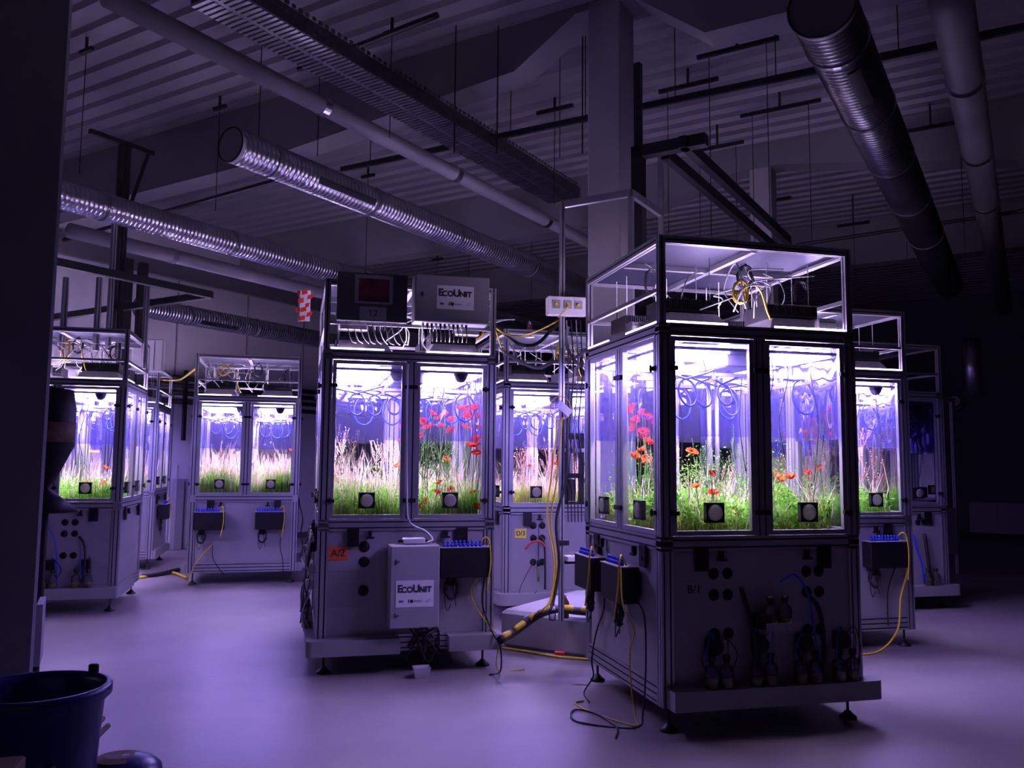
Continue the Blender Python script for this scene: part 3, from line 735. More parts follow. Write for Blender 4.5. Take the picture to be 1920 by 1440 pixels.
def poppy(key,px,py,ax,val,label,group,orange=False,scale=1.0):
    x,y,z=local_hit(key,px,py,ax,val); x=max(-.58,min(.58,x)); y=max(-.58,min(.58,y)); z=max(1.25,min(2.30,z))
    c=units[key]['c']; R=thing('poppy',label,'flower',wpos(c,x,y,1.165),pr.uniform(0,6),group); H=z-1.165
    s=bpy.data.objects.new('stem',pr.choice(STEM)); COL.objects.link(s); s.parent=R; s.scale=(1,1,H)
    f=bpy.data.objects.new('petals',pr.choice(FO if orange else FR)); COL.objects.link(f); f.parent=R; f.location=(0,0,H-.008); f.rotation_euler=(pr.uniform(-.7,.7),pr.uniform(-.7,.7),pr.uniform(0,6)); k=scale*pr.uniform(.85,1.15); f.scale=(k,k,k)
    g=bpy.data.objects.new('seed_head',SEED); COL.objects.link(g); g.parent=R; g.location=(0,0,H)
def conv(L,ox,oy,s): return [(ox+a/s,oy+c/s) for a,c in L]
A=conv([(887,978),(930,1012),(975,990),(1018,1020),(1075,948),(1120,945),(1120,1000),(1165,990),(1210,942),(1230,985),(1240,1010),(1185,1072),(830,1032),(850,1075),(880,1062),(950,1065),(1015,1095),(815,1130)],560,500,3.556)
for i,(a,c) in enumerate(A): poppy('A2',a,c,1,(-.45,-.3,-.15,-.05)[i%4],'tall red poppy high behind the film of the right A/2 window','tall poppies in A/2')
for a,c in conv([(680,1070),(685,1155)],560,500,3.556): poppy('A2',a,c,1,-.1,'red poppy beside the middle post of the A/2 unit','poppies by the A/2 middle post',scale=.8)
for a,c in conv([(1145,1190),(1195,1150),(1215,1190),(1195,1245)],560,500,3.556): poppy('A2',a,c,1,-.5,'red poppy just below the film edge in the A/2 unit','mid height poppies in A/2')
for a,c in conv([(1000,130),(912,150),(838,200),(1175,235),(1205,270),(1150,150),(795,245),(930,85)],560,880,3.513): poppy('A2',a,c,1,-.55,'small red poppy low in the grass of the A/2 unit','low poppies in A/2',scale=.7)
poppy('A2',560+985/3.556,500+1285/3.556,1,-.4,'pale orange poppy in the right window of the A/2 unit',None,True)
poppy('A2',560+670/3.556,500+1325/3.556,1,-.4,'pale orange poppy in the left window of the A/2 unit',None,True)
for i,(a,c) in enumerate(conv([(165,518),(170,575),(180,618),(120,630),(143,684)],1080,600,3)): poppy('B1',a,c,0,-.35+.1*(i%3),'red poppy in the farther side window of the B/1 unit','poppies in the far side window of B/1')
for i,(a,c) in enumerate(conv([(290,515),(372,525),(405,550),(340,570),(312,618),(320,655),(378,634),(415,690)],1080,600,3)): poppy('B1',a,c,0,-.5+.1*(i%3),'red poppy in the nearer side window of the B/1 unit','poppies in the near side window of B/1')
for i,(a,c) in enumerate(conv([(370,728),(335,770),(390,775),(405,795)],1080,600,3)): poppy('B1',a,c,0,-.5+.05*i,'bright orange poppy in the cluster by the B/1 front corner','orange poppies by the B/1 corner',True)
for (a,c,lab,og,sc) in ((650,745,'orange poppy standing alone above the green in the left B/1 window',True,1),(675,935,'orange poppy low by the left edge of the left B/1 window',True,.9),(757,860,'small red poppy in the middle of the left B/1 window',False,.7),(770,972,'red poppy just above the vent disc of the left B/1 window',False,.9),(905,1072,'red poppy low right of the vent disc in the left B/1 window',False,.7),
     (1133,885,'orange red poppy at the left edge of the right B/1 window',True,1),(1203,885,'flat opened orange poppy second from the left edge of the right B/1 window',True,1),(1370,830,'red poppy high in the middle of the right B/1 window',False,.9),(1300,860,'faded red poppy left of the middle in the right B/1 window',False,.8),(1445,1055,'tiny orange poppy low at the right of the right B/1 window',True,.6)):
    poppy('B1',1080+a/3,600+c/3,1,-.5,lab,None,og,sc*.9)
for a,c in conv([(320,1075),(485,1060),(610,970),(640,1040),(645,1095)],900,560,3.43): poppy('D3',a,c,1,-.4,'small red poppy among the dried stalks of the D/3 unit','poppies in D/3',scale=.7)
for a,c in conv([(400,340),(540,345),(550,230)],60,820,4): poppy('CL',a,c,1,-.45,'orange poppy above the grass of the left edge unit','poppies in the left edge unit',True,.9)
poppy('E',547,845,1,-.4,'single red poppy at the right of the grass unit',None)

# ============================================================ fittings on and around the units
def uthing(name,key,x,y,z,label,cat,group=None,side=0):
    # side 0 front, 1 right, 2 back, 3 left; x along that face, y outwards from it
    a=side*PI/2; lx,ly=x,-h-y
    X=lx*math.cos(a)-ly*math.sin(a); Y=lx*math.sin(a)+ly*math.cos(a)
    return thing(name,label,cat,wpos(units[key]['c'],X,Y,z),TH+a,group)
def loops(b,c,rx,rz,turns,r,rnd,wob=.02,thick=.02):
    pts=[]
    for k in range(turns*10):
        a=k/10*2*PI; f=1+rnd.uniform(-.12,.12)
        pts.append((c[0]+rx*f*math.sin(a)+rnd.uniform(-wob,wob)*.3,c[1]+rnd.uniform(-thick,thick),c[2]+rz*f*math.cos(a)))
    b.tube(pts,r,5,2)
rn=random.Random(5)
def control_box(key,x,side,w_,label,cable_lab):
    R=uthing('control_box',key,x,.012,.72,label,'control box','black control boxes on the units',side)
    b=MB(); b.bbox(-w_/2,w_/2,-.13,0,0,.23,.004); b.build('housing','black',R)
    b=MB(); b.box(-w_/2-.004,w_/2+.004,-.134,0,.23,.236); b.build('shelf_plate','cab',R)
    for i in range(10):
        xx=-w_/2+.03+i*(w_*.72/9)
        b=MB(); b.cyl((xx,-.09,.236),(xx,-.09,.262),.013,n=10); b.cyl((xx,-.09,.262),(xx,-.085,.285),.008,n=8); b.build('plug','bluecap',R,True)
    b=MB(); b.tube([(w_*.30,-.06,.236),(w_*.36,-.10,.30),(w_*.44,-.12,.30),(w_*.47,-.135,.24),(w_*.48,-.145,.10),(w_*.40,-.16,-.10)],.006,6,4); b.build('yellow_lead','ycable',R,True)
    C=uthing('cable_coil',key,x-w_*.25,.05,.55,cable_lab,'cable coil','cable coils under the control boxes',side)
    b=MB(); loops(b,(0,0,.08),.05,.085,9,.0055,rn); b.tube([(0,0,.17),(.02,.0,.05),(.04,-.01,-.06)],.004,5,4); b.tube([(0,0,.17),(-.05,.0,.02),(-.03,-.01,-.09),(.0,0,-.04)],.004,5,4); b.build('coil','bcable',C,True)
    b=MB(); b.bbox(-.035,.035,-.02,.02,.10,.17,.01); b.build('power_adapter','black',C)
control_box('A2',.44,0,.40,'black control box with blue plugs on the front of the A/2 unit','black cable coil hanging under the A/2 control box')
control_box('E',-.43,0,.38,'black control box on the left half of the grass unit front','black cable coil under the left box of the grass unit')
control_box('E',.34,0,.38,'black control box on the right half of the grass unit front','black cable coil under the right box of the grass unit')
control_box('R',.34,0,.38,'black control box on the unit behind B/1, with a yellow loop','black cable coil on the unit behind B/1')
control_box('B1',-.36,3,.36,'black control box on the far part of the B/1 side wall','black cable coil under the farther B/1 side box')
control_box('B1',.20,3,.36,'black control box on the B/1 side wall nearest the front corner','black cable coil under the nearer B/1 side box')
control_box('BL',-.2,1,.36,'black control box on the side of the unit by the pale wall','black cable coil on the side of the unit by the wall')
def cable(name,key,pts,r,m,label,side=0,group=None,cat='cable'):
    a=side*PI/2; P=[]
    for (x,y,z) in pts:
        lx,ly=x,-h-y; P.append(wpos(units[key]['c'],lx*math.cos(a)-ly*math.sin(a),lx*math.sin(a)+ly*math.cos(a),z))
    b=MB(); b.tube(P,r,6,5); o=recenter(b.build(name,m,None,True)); return tag(o,label,cat,group)
def wcable(name,P,r,m,label,cat='cable'):
    b=MB(); b.tube(P,r,7,5); o=recenter(b.build(name,m,None,True)); return tag(o,label,cat)
cable('yellow_cable','A2',[(.52,.15,.70),(.50,.03,.60),(.56,.03,.45),(.66,.06,.32),(.72,.10,.22),(.70,.15,.012),(.9,.2,.012)],.005,'ycable','thin yellow cable slanting across the lower right of the A/2 front')
cable('black_cable','A2',[(.60,.10,.72),(.60,.02,.5),(.66,.10,.30),(.70,.22,.20),(.70,.24,.02),(.6,.3,.01)],.007,'bcable','black cord hanging down the right corner post of the A/2 unit')
cable('white_hose','A2',[(-.03,.03,2.40),(-.03,.02,1.9),(-.02,.03,1.35),(.0,.05,1.15),(.12,.08,1.08),(.17,.14,1.02),(.12,.14,.99)],.008,'wcable','white hose running down the middle post of A/2 to the white cabinet')
cable('yellow_cable','B1',[(.38,.14,.95),(.42,.14,.72),(.36,.04,.55),(.26,.03,.40),(.30,.04,.2),(.42,.06,.03),(.50,.10,.006),(.2,.25,.006),(-.05,.30,.006),(-.10,.22,.006)],.005,'ycable','thin yellow cable curving down the B/1 side wall onto the floor',3)
cable('black_cable','B1',[(.42,.04,.74),(.50,.03,.66),(.52,.03,.4),(.52,.05,.1),(.55,.12,.008),(.35,.42,.008),(.1,.36,.008),(.2,.25,.008),(.5,.22,.008),(.7,.3,.008)],.006,'bcable','black cord dropping by the B/1 front corner and looping on the floor',3)
cable('black_cable','B1',[(-.20,.04,.74),(-.22,.03,.6),(-.38,.03,.40),(-.42,.05,.2),(-.36,.06,.1),(-.3,.15,.008),(-.05,.2,.008)],.006,'bcable','black cord hanging from the farther box on the B/1 side wall',3)
cable('yellow_cable','R',[(.53,.13,.95),(.55,.10,.7),(.50,.06,.45),(.40,.14,.2),(.2,.2,.05),(.0,.2,.008),(-.3,.1,.008)],.009,'ycable','thick yellow cable curving down the front of the unit behind B/1')
cable('black_cable','R',[(.42,.10,.72),(.40,.02,.5),(.39,.02,.2)],.006,'bcable','black cord straight down the front of the unit behind B/1')
cable('yellow_cable','E',[(-.36,.06,.55),(-.5,.04,.4),(-.62,.06,.2),(-.66,.12,.01)],.006,'ycable','thin yellow cable slanting down the grass unit front')
cable('black_cable','E',[(-.38,.05,.55),(-.37,.03,.35),(-.28,.04,.2),(-.22,.05,.13)],.006,'bcable','black cord hanging at the left of the grass unit front')
cable('black_cable','E',[(.50,.05,.72),(.48,.02,.5),(.52,.03,.3),(.53,.04,.12)],.006,'bcable','black cord hanging at the right of the grass unit front')
# A/2 cabinets
def cabinet(key,x,y,z,w_,d_,h_,m,label,cat='cabinet',sign=None):
    R=uthing('equipment_cabinet',key,x,y,z,label,cat,None,0)
    b=MB(); b.bbox(-w_/2,w_/2,-d_+.012,0,0,h_,.006); b.build('body',m,R)
    b=MB(); b.bbox(-w_/2+.004,w_/2-.004,-d_,-d_+.013,.004,h_-.004,.004); b.build('cabinet_door',m,R)
    return R
def eco_label(R,y,cx,cz,w_,h_):
    b=MB(); b.box(cx-w_/2,cx+w_/2,y-.002,y,cz-h_/2,cz+h_/2); b.build('label_plate','paper',R)
    k=w_/.30; yy=y-.0035; zz=cz+h_*.16
    text('E',.080*k,'ink',R,(cx-.118*k,yy,zz+.004*k),bold=.0030*k); text('CO',.060*k,'ink',R,(cx-.062*k,yy,zz-.003*k),bold=.0026*k)
    text('U',.080*k,'ink',R,(cx+.010*k,yy,zz+.004*k),bold=.0030*k); text('NIT',.060*k,'ink',R,(cx+.082*k,yy,zz-.003*k),bold=.0026*k)
    z2=cz-h_*.28
    b=MB(); b.box(cx-.125*k,cx-.092*k,yy,yy+.002,z2-.008*k,z2+.008*k); b.build('small_logo','inkb',R)
    b=MB(); b.lathe([(.014*k,-.001),(.014*k,.001),(.008*k,.001),(.008*k,-.001)],(cx-.025*k,yy,z2),12,'y'); b.box(cx-.052*k,cx-.044*k,yy,yy+.002,z2-.013*k,z2+.013*k); b.build('ring_logo','ink',R)
    text('ecotron',.022*k,'inkb',R,(cx+.022*k,yy,z2)) if False else None
    b=MB()
    for i in range(7): b.box(cx-.005*k+i*.0085*k,cx-.005*k+i*.0085*k+.005*k,yy,yy+.002,z2-.006*k+(i%2)*.002*k,z2+.007*k-(i%3)*.003*k)
    b.build('logo_word','ink',R)
    b=MB(); b.tube([(cx+.09*k,yy,z2-.012*k),(cx+.105*k,yy,z2+.008*k),(cx+.125*k,yy,z2+.014*k)],.0016,5,3); b.tube([(cx+.10*k,yy,z2-.006*k),(cx+.125*k,yy,z2-.004*k)],.0012,5,3); b.build('leaf_logo','inkb',R)
R=cabinet('A2',.03,.014,.36,.38,.20,.62,'cab','white wall cabinet with EcoUnit label on the lower front of the A/2 unit')
eco_label(R,-.202,0,.26,.29,.20)
for z in (.10,.50):
    b=MB(); b.box(-.150,-.143,-.208,-.2,z-.018,z+.018); b.cyl((-.128,-.2,z),(-.128,-.208,z),.006,n=8); b.build('door_lock','ink',R)
R=uthing('junction_device','A2',.03,.05,.985,'small white device on top of the white EcoUnit cabinet','device')
b=MB(); b.bbox(-.085,.085,-.09,.0,0,.045,.006); b.build('case','white',R); b=MB(); b.box(-.12,-.085,-.06,-.03,.01,.03); b.build('connector','black',R); b=MB(); b.box(.085,.11,-.06,-.03,.01,.03); b.build('connector','black',R)
R=cabinet('A2',.29,.01,2.72,.60,.20,.38,'cabd','grey cabinet with EcoUnit label mounted high on the A/2 cage')
eco_label(R,-.202,.02,.20,.30,.19); b=MB(); b.box(-.25,-.235,-.208,-.2,.20,.23); b.build('door_lock','ink',R)
for i in range(11):
    b=MB(); x=-.22+i*.035; b.cyl((x,-.10,0),(x,-.10,-.035),.010,n=8); b.tube([(x,-.10,-.035),(x+.01,-.09,-.09),(x+.02,-.02,-.13)],.004,5,3); b.build('cable_gland','white' if i%3==0 else 'black',R,True)
R=uthing('display_board','A2',-.33,.03,2.72,'dark board marked 12 with a flower poster on the left of the A/2 cage','board')
b=MB(); b.bbox(-.275,.275,-.05,0,0,.385,.004); b.build('board','cabdark',R)
b=MB(); b.box(-.14,.16,-.054,-.05,.14,.37); b.build('poster_frame','cabd',R)
b=MB(); b.box(-.11,.13,-.057,-.054,.155,.34); b.build('poster_print','photo',R)
b=MB(); b.box(-.10,.11,-.055,-.05,.01,.115); b.build('number_card','cabd',R); text('12',.075,'ink',R,(.005,-.057,.062))
for i in range(9):
    b=MB(); x=-.2+i*.05; b.tube([(x,-.02,0),(x+.02,-.03,-.08),(x+.05,.03,-.15+.01*(i%3)),(x+.09,.08,-.16)],.004,5,4); o=b.build('hanging_lead','wcable' if i%2 else 'gcable',R,True)
# signs
def sign(key,x,z,w_,h_,txt,m,ink,label,ts):
    R=uthing('unit_sign',key,x,-.012,z,label,'sign'); b=MB(); b.box(-w_/2,w_/2,-.003,0,0,h_); b.build('card',m,R); text(txt,ts,ink,R,(0,-.0045,h_/2),bold=.001)
sign('A2',-.54,.86,.15,.10,'A/2','orange','ink','orange card reading A/2 on the lower front of the unit',.075)
sign('B1',-.475,.80,.125,.095,'B/1','panel','ink','pale card reading B/1 low on the nearest unit',.070)
sign('D3',-.50,.83,.125,.10,'D/3','yellow','ink','yellow card reading D/3 on the unit behind the pole',.065)
R=uthing('document_pouch','A2',-.50,-.012,.50,'clear document pouch stuck below the orange A/2 card','pouch'); b=MB(); b.box(-.13,.13,-.004,0,0,.28); b.build('sleeve','cabd',R)
# bottles
def make_bottle(m='bottle'):
    R=thing('media_bottle','','bottle')
    b=MB(); b.lathe([(0,0),(.040,0),(.043,.005),(.043,.10),(.036,.125),(.016,.14),(.016,.165)],n=16); b.build('glass_body',m,R,True)
    b=MB(); b.lathe([(0,.004),(.039,.004),(.039,.055),(0,.055)],n=14); b.build('liquid','liquid',R,True)
    b=MB(); b.lathe([(0,.16),(.024,.16),(.024,.19),(0,.19)],n=12); b.build('bottle_cap','cap',R,True)
    return R
bottle0=make_bottle(); fb=[True]
def bottle(key,x,y,z,label,group,side=0):
    o=bottle0 if fb[0] else copy_tree(bottle0); fb[0]=False
    a=side*PI/2; lx,ly=x,-h-y; o.location=wpos(units[key]['c'],lx*math.cos(a)-ly*math.sin(a),lx*math.sin(a)+ly*math.cos(a),z); o.rotation_euler=(0,0,TH); o['label']=label; o['group']=group
BX=(-.40,-.30,-.10,.0,.21,.31,.48,.58)
for x in BX: bottle('B1',x,.062,ZB+.116,'capped bottle of yellowish liquid on the B/1 tray','bottles on the B/1 tray')
for x in (-.62,-.52,-.35,-.22,-.02,.08,.30,.42): bottle('CL',x,.062,ZB+.116,'capped bottle on the tray of the left edge unit','bottles on the left edge tray')
for x in (.35,.46): bottle('R2',x,.062,ZB+.116,'capped bottle on the tray of the unlit unit','bottles on the unlit unit')
for i,x in enumerate((-.5,-.38,-.2,.0,.2)): bottle('A2',x,.055,ZB+.116+0,'capped bottle behind the hanging cables on the A/2 left side','bottles at the A/2 left side',3)
# centre shelf with two bottles
for key,x0 in (('B1',.04),('CL',-.42)):
    R=uthing('wall_shelf',key,x0,-.010,.60,'small shelf with a clear holder fixed to the lower front of '+units[key]['ph'],'shelf')
    b=MB(); b.box(-.10,.12,-.13,0,0,.01); b.box(-.10,.12,-.13,-.125,.01,.05); b.build('shelf_board','cabd',R); b=MB(); b.box(-.13,-.05,-.11,-.01,.012,.10); b.build('pump_block','black',R)
    for x in (x0-.03,x0+.07): bottle(key,x,.065-.010,.612,'small capped bottle on the wall shelf of '+units[key]['ph'],'shelf bottles of '+units[key]['ph'])
# pumps and tubing
for key,xs in (('B1',(-.36,-.05,.26,.53)),('CL',(-.55,-.28,.03,.38))):
    for x in xs:
        R=uthing('tube_pump',key,x,-.010,.46,'black pump head with tubes above the bottles of '+units[key]['ph'],'pump','pumps on '+units[key]['ph'])
        b=MB(); b.cyl((0,0,.05),(0,-.07,.05),.045,n=16); b.bbox(-.05,.05,-.03,0,-.01,.10,.008); b.build('pump_head','black',R)
        for i in range(4):
            s=rn.choice((-1,1)); b=MB(); x1=rn.uniform(.02,.13)*s
            b.tube([(0,-.05,.05),(s*.05,-.09,.10+rn.uniform(0,.05)),(x1,-.10,.02),(x1*.9,-.09,-.05),(x1*.7,-.095,-.09)],.0035,5,4); b.build('tube','blue' if i==0 else 'bcable',R,True)
    x=xs[1]+.14
    cable('tube_bundle',key,[(x-.25,.0,.85),(x-.22,.03,.7),(x-.17,.05,.45),(x-.15,.08,.30)],.014,'bcable','black tube bundle running down the front of '+units[key]['ph'],0,'tube bundles on '+units[key]['ph'])
    cable('blue_tube',key,[(x+.0,.03,.88),(x+.10,.04,.93),(x+.2,.03,.80),(x+.24,.03,.55),(x+.26,.07,.30)],.006,'blue','blue tube arching down the front of '+units[key]['ph'],0,None,'tube')
    cable('tube_bundle',key,[(.30,.0,.80),(.36,.03,.72),(.38,.05,.55),(.36,.07,.32)],.014,'bcable','black tube bundle at the right of the front of '+units[key]['ph'],0,'tube bundles on '+units[key]['ph'])
cable('blue_tube','R2',[(.20,.03,.85),(.22,.05,.7),(.28,.06,.5),(.30,.06,.30)],.010,'blue','blue tube on the front of the unlit unit',0,None,'tube')
cable('tube_bundle','R2',[(.35,.03,.85),(.36,.05,.65),(.38,.06,.45),(.42,.06,.33)],.02,'bcable','dark tube bundle above the bottles of the unlit unit')
# D/3 lines
cable('red_hose','D3',[(-.46,.03,.72),(-.40,.05,.79),(-.30,.04,.80),(-.24,.03,.74)],.012,'rhose','short red hose arching over the front of the D/3 unit',0,None,'hose')
cable('black_line','D3',[(-.30,.0,.85),(-.25,.02,.78),(-.24,.03,.5),(-.24,.03,.30)],.012,'bcable','black cable down the front of D/3 right of the grommets')
cable('black_line','D3',[(-.36,.0,.58),(-.46,.02,.42),(-.52,.04,.28),(-.46,.10,.22),(-.34,.08,.29)],.004,'bcable','thin black loop low on the D/3 front')
R=uthing('hanging_probe','D3',-.31,.02,.38,'green and black probe hanging on the D/3 front','probe'); b=MB(); b.cyl((0,0,0),(0,0,.16),.012,n=10); b.build('probe_body','gstem',R,True); b=MB(); b.cyl((0,0,.16),(0,0,.22),.018,n=10); b.build('probe_head','black',R,True); b=MB(); b.cyl((0,0,.22),(0,0,.6),.004,n=5); b.build('probe_cable','bcable',R)
# messy cables on A/2 left side
for i in range(12):
    x=-.55+.1*i; p=[(x,.04,1.05)]; 
    for z in (.85,.65,.45,.32): p.append((x+rn.uniform(-.08,.08),rn.uniform(.03,.11),z))
    cable('side_cable','A2',p,.006,('bcable','bcable','gcable','wcable')[i%4],'tangled cable hanging down the left side of the A/2 unit',3,'cables on the A/2 left side')
for i,(x,z,m) in enumerate(((-.4,.75,'white'),(-.1,.85,'black'),(.2,.7,'white'),(.4,.9,'black'),(.0,.55,'white'))):
    R=uthing('valve_block','A2',x,.0,z,'small valve block among the cables on the A/2 left side','valve','valve blocks on the A/2 left side',3); b=MB(); b.bbox(-.04,.04,-.07,0,0,.08,.008); b.build('valve_body',m,R); b=MB(); b.cyl((0,-.07,.04),(0,-.10,.04),.015,n=10); b.build('valve_port','alu',R)
for i in range(4):
    x=-.1+.12*i; cable('side_cable','E',[(x,.03,1.0),(x+.05,.08,.8),(x-.04,.06,.6),(x+.03,.09,.4),(x,.06,.25)],.008,('bcable','gcable')[i%2],'tangled cable hanging down the right side of the grass unit',1,'cables on the grass unit side')
# cage cables
def cagecoil(key,x,y,z,rx,rz,turns,r,m,label,group=None):
    R=thing('cable_coil',label,'cable coil',wpos(units[key]['c'],x,y,z),TH,group); b=MB(); loops(b,(0,0,-rz),rx,rz,turns,r,rn,.02,.025); b.tube([(0,0,0),(.01,0,.02)],r*2,5,0); b.build('coil',m,R,True)
for key in ('B1','A2','D3','CL','E'):
    ph=units[key]['ph']
    cagecoil(key,.10,-.35,2.98,.05,.085,7,.0045,'bcable','black cable coil hanging from the middle of the cage roof of '+ph)
    cagecoil(key,-.52,-.2,2.95,.06,.09,5,.004,'gcable','dark cable coil hanging at the left inside the cage of '+ph)
    cagecoil(key,.50,-.40,2.90,.05,.08,6,.0045,'bcable','black cable coil at the right inside the cage of '+ph)
ycs={'B1':(-.02,-.50,2.84,.055,.075),'CL':(.02,-.5,2.93,.03,.11),'D3':(.0,-.55,2.95,.07,.11),'A2':(.60,-.4,2.84,.05,.08),'E':(-.35,-.5,2.93,.06,.07)}
for key,(x,y,z,a,c) in ycs.items():
    cagecoil(key,x,y,z,a,c,6,.006,'ycable','yellow cable coil inside the cage of '+units[key]['ph'])
    cable('yellow_cable',key,[(x-.05,-h-y,z-.12),(x+.05,-h-y,z-.02),(x+.14,-h-y+.01,z-.05),(x+.2,-h-y,2.64),(x+.24,-h-y,2.56)],.006,'ycable','yellow cable arching down to the lamps of '+units[key]['ph'])
    for i in range(3):
        cable('white_cable',key,[(x+rn.uniform(-.4,.3),-h-y+.05,2.62),(x+rn.uniform(-.2,.2),-h-y+rn.uniform(-.1,.2),rn.uniform(2.7,2.9)),(x+rn.uniform(-.1,.35),-h-y+.06,rn.uniform(2.8,2.98)),(x+rn.uniform(-.1,.5),-h-y+.16,rn.uniform(2.62,2.95))],.005,'wcable','white cable looped between the lamps of '+units[key]['ph'],0,'white cables over the lamps of '+units[key]['ph'])
for key in ('B1','A2','D3','CL','E'):
    for i in range(9):
        x=rn.uniform(-.5,.5); y=rn.uniform(-.45,.3); m=('bcable','gcable','wcable')[i%3]
        p=[(x,-h-y,2.62)]
        for z in (2.72,2.84,2.93): p.append((max(-.6,min(.6,x+rn.uniform(-.09,.09))),-h-y+rn.uniform(-.05,.05),z+rn.uniform(-.03,.03)))
        p.append((max(-.6,min(.6,x+rn.uniform(-.3,.3))),-h-y+rn.uniform(-.1,.1),2.98))
        cable('cage_cable',key,p,.0045,m,{'bcable':'black','gcable':'grey','wcable':'white'}[m]+' cable rising through the cage of '+units[key]['ph'],0,None)
# power supply boxes in the cages
for key,L in (('A2',((-.46,-.62,.22),(.46,-.62,.20))),('B1',((-.60,-.1,.12),(.55,-.58,.14))),('CL',((-.58,-.6,.18),))):
    for (x,y,w_) in L:
        R=thing('power_supply','small %s power supply box in the cage of %s'%('left' if x<0 else 'right',units[key]['ph']),'power supply',wpos(units[key]['c'],x,y,2.66 if key=='A2' else 2.52),TH)
        b=MB(); b.bbox(-w_/2,w_/2,-.05,.05,0,.075,.008); b.build('case','refl',R); b=MB(); b.box(-w_/2+.01,w_/2-.01,-.053,-.05,.045,.05); b.build('seam','ink',R)

# ------------------------------------------------------------ centre: pole, network boxes, rack, cable bundle
pb=atz(1052,1165,.32); 
Bp=Vector((pb.x,pb.y,0)); sc=(Bp.y)
root=thing('service_pole','slim aluminium pole standing on the plinth between D/3 and B/1','pole',(Bp.x,Bp.y,.32),TH)
b=MB(); b.prof('z',0,3.55,-.02,.02,-.02,.02); b.build('pole_profile','alu',root)
b=MB(); b.box(-.03,.06,-.03,.03,.62,.66); b.build('pole_clamp','black',root)
Z9=3.87
pA_=atz(1183,362,Z9); pB_=atz(1050,381,Z9); pC_=atz(1244,400,Z9)
root=thing('aluminium_frame','thin aluminium frame around the near pillar above the units','frame',(pA_.x,pA_.y,Z9),HR)
b=MB(); b.prof('y',0,(pB_-pA_).length,-.02,.02,-.03,.03,False); b.build('frame_bar','alu',root)
b=MB(); b.prof('x',0,(pC_-pA_).length,-.02,.02,-.03,.03,False); b.build('frame_bar','alu',root)
b=MB(); b.box(-.02,.02,-.02,.02,-1.4,-.03); b.build('frame_post','alu',root)
q=(pC_-pA_).length; b=MB(); b.box(q-.02,q+.02,-.02,.02,-.9,.55); b.build('frame_post','alu',root)
def at_on(px,py,Y): return aty(px,py,Y)
Yp=Bp.y
# network box
q=at_on(1062,592,Yp-.05); R=thing('network_box','white network box with three yellow plugged sockets on the service pole','network box',(q.x,q.y,q.z),TH-.1)
b=MB(); b.bbox(-.17,.17,-.06,.05,0,.155,.006); b.build('box_body','white',R)
for x in (-.10,.0,.09):
    b=MB(); b.box(x-.033,x+.033,-.066,-.06,.05,.12); b.build('socket_plate','cab',R); b=MB(); b.box(x-.012,x+.012,-.078,-.066,.07,.095); b.build('plug','ycable',R)
b=MB(); b.tube([(0,-.075,.08),(-.03,-.09,.03),(-.09,-.06,-.03)],.005,5,4); b.build('patch_lead','ycable',R,True)
q=at_on(1058,770,Yp-.10); R=thing('paper_tag','white paper tag tilted on the service pole','tag',(q.x,q.y,q.z),TH)
b=MB(); b.add([(-.075,0,.035),(.035,0,-.05),(.075,0,.0),(-.035,0,.085)],[(0,1,2,3)]); b.add([(-.075,.003,.035),(.035,.003,-.05),(.075,.003,.0),(-.035,.003,.085)],[(3,2,1,0)]); b.build('card','paper',R)
b=MB(); b.tube([(.09*math.cos(a)-.03,.01,.02+.10*math.sin(a)) for a in [k/8*2*PI for k in range(9)]],.004,5,3); b.build('loop','ycable',R,True)
# rack with devices
q=at_on(1074,945,Yp+.12); R=thing('equipment_rack','narrow black equipment rack with patch leads right of the service pole','rack',(q.x,q.y,q.z),TH)
W_=.085
b=MB(); b.box(-W_,-W_+.03,-.05,.05,0,.60); b.box(W_-.02,W_,-.05,.05,0,.60); b.box(-W_,W_,-.05,.05,.0,.02); b.box(-W_,W_,-.05,.05,.22,.26); b.box(-W_,W_,-.05,.05,.55,.60); b.build('rack_frame','black',R)
b=MB(); b.bbox(-W_+.03,-.0,-.06,.02,.03,.21,.004); b.build('rack_module','cap',R)
b=MB(); b.box(-W_,W_,-.07,-.02,.44,.47); b.build('patch_strip','cab',R)
for i in range(5):
    x=-.06+.03*i; b=MB(); b.tube([(x,-.05,.56),(x-.02,-.09,.45),(x-.05+.02*i,-.08,.28),(x,-.07,.12),(x,-.05,0),(x+.01,-.03,-.15)],.005,5,4); b.build('patch_lead','bcable',R,True)
q=at_on(1078,1052,Yp+.02); R=thing('white_switch','white device with small leads on a bracket beside B/1','device',(q.x,q.y,q.z),TH)
b=MB(); b.bbox(-.085,.085,-.06,.06,0,.045,.006); b.build('case','white',R); b=MB(); b.box(-.09,.09,-.02,.02,-.02,0); b.build('bracket_arm','black',R)
for i in range(3): b=MB(); b.cyl((-.03+.03*i,-.02,.045),(-.05+.03*i,-.03,.075),.006,n=6); b.build('antenna','white',R)
q=at_on(1056,1160,Yp-.12); q.z=.32
R=thing('brown_bottle','brown glass bottle on the plinth behind the service pole','bottle',(q.x+.03,Yp+.16,.32),TH); b=MB(); b.lathe([(0,0),(.035,0),(.037,.005),(.037,.13),(.015,.17),(.013,.19),(0,.19)],n=16); b.build('glass_body','amber',R,True)
R=thing('capped_bottle','small clear bottle with a blue cap at the foot of the service pole','bottle',(Bp.x-.07,Yp+.05,.32),TH); b=MB(); b.lathe([(0,0),(.03,0),(.032,.08),(.014,.11),(.014,.125)],n=14); b.build('glass_body','bottle',R,True); b=MB(); b.lathe([(0,.12),(.02,.12),(.02,.15),(0,.15)],n=12); b.build('bottle_cap','bluecap',R,True)
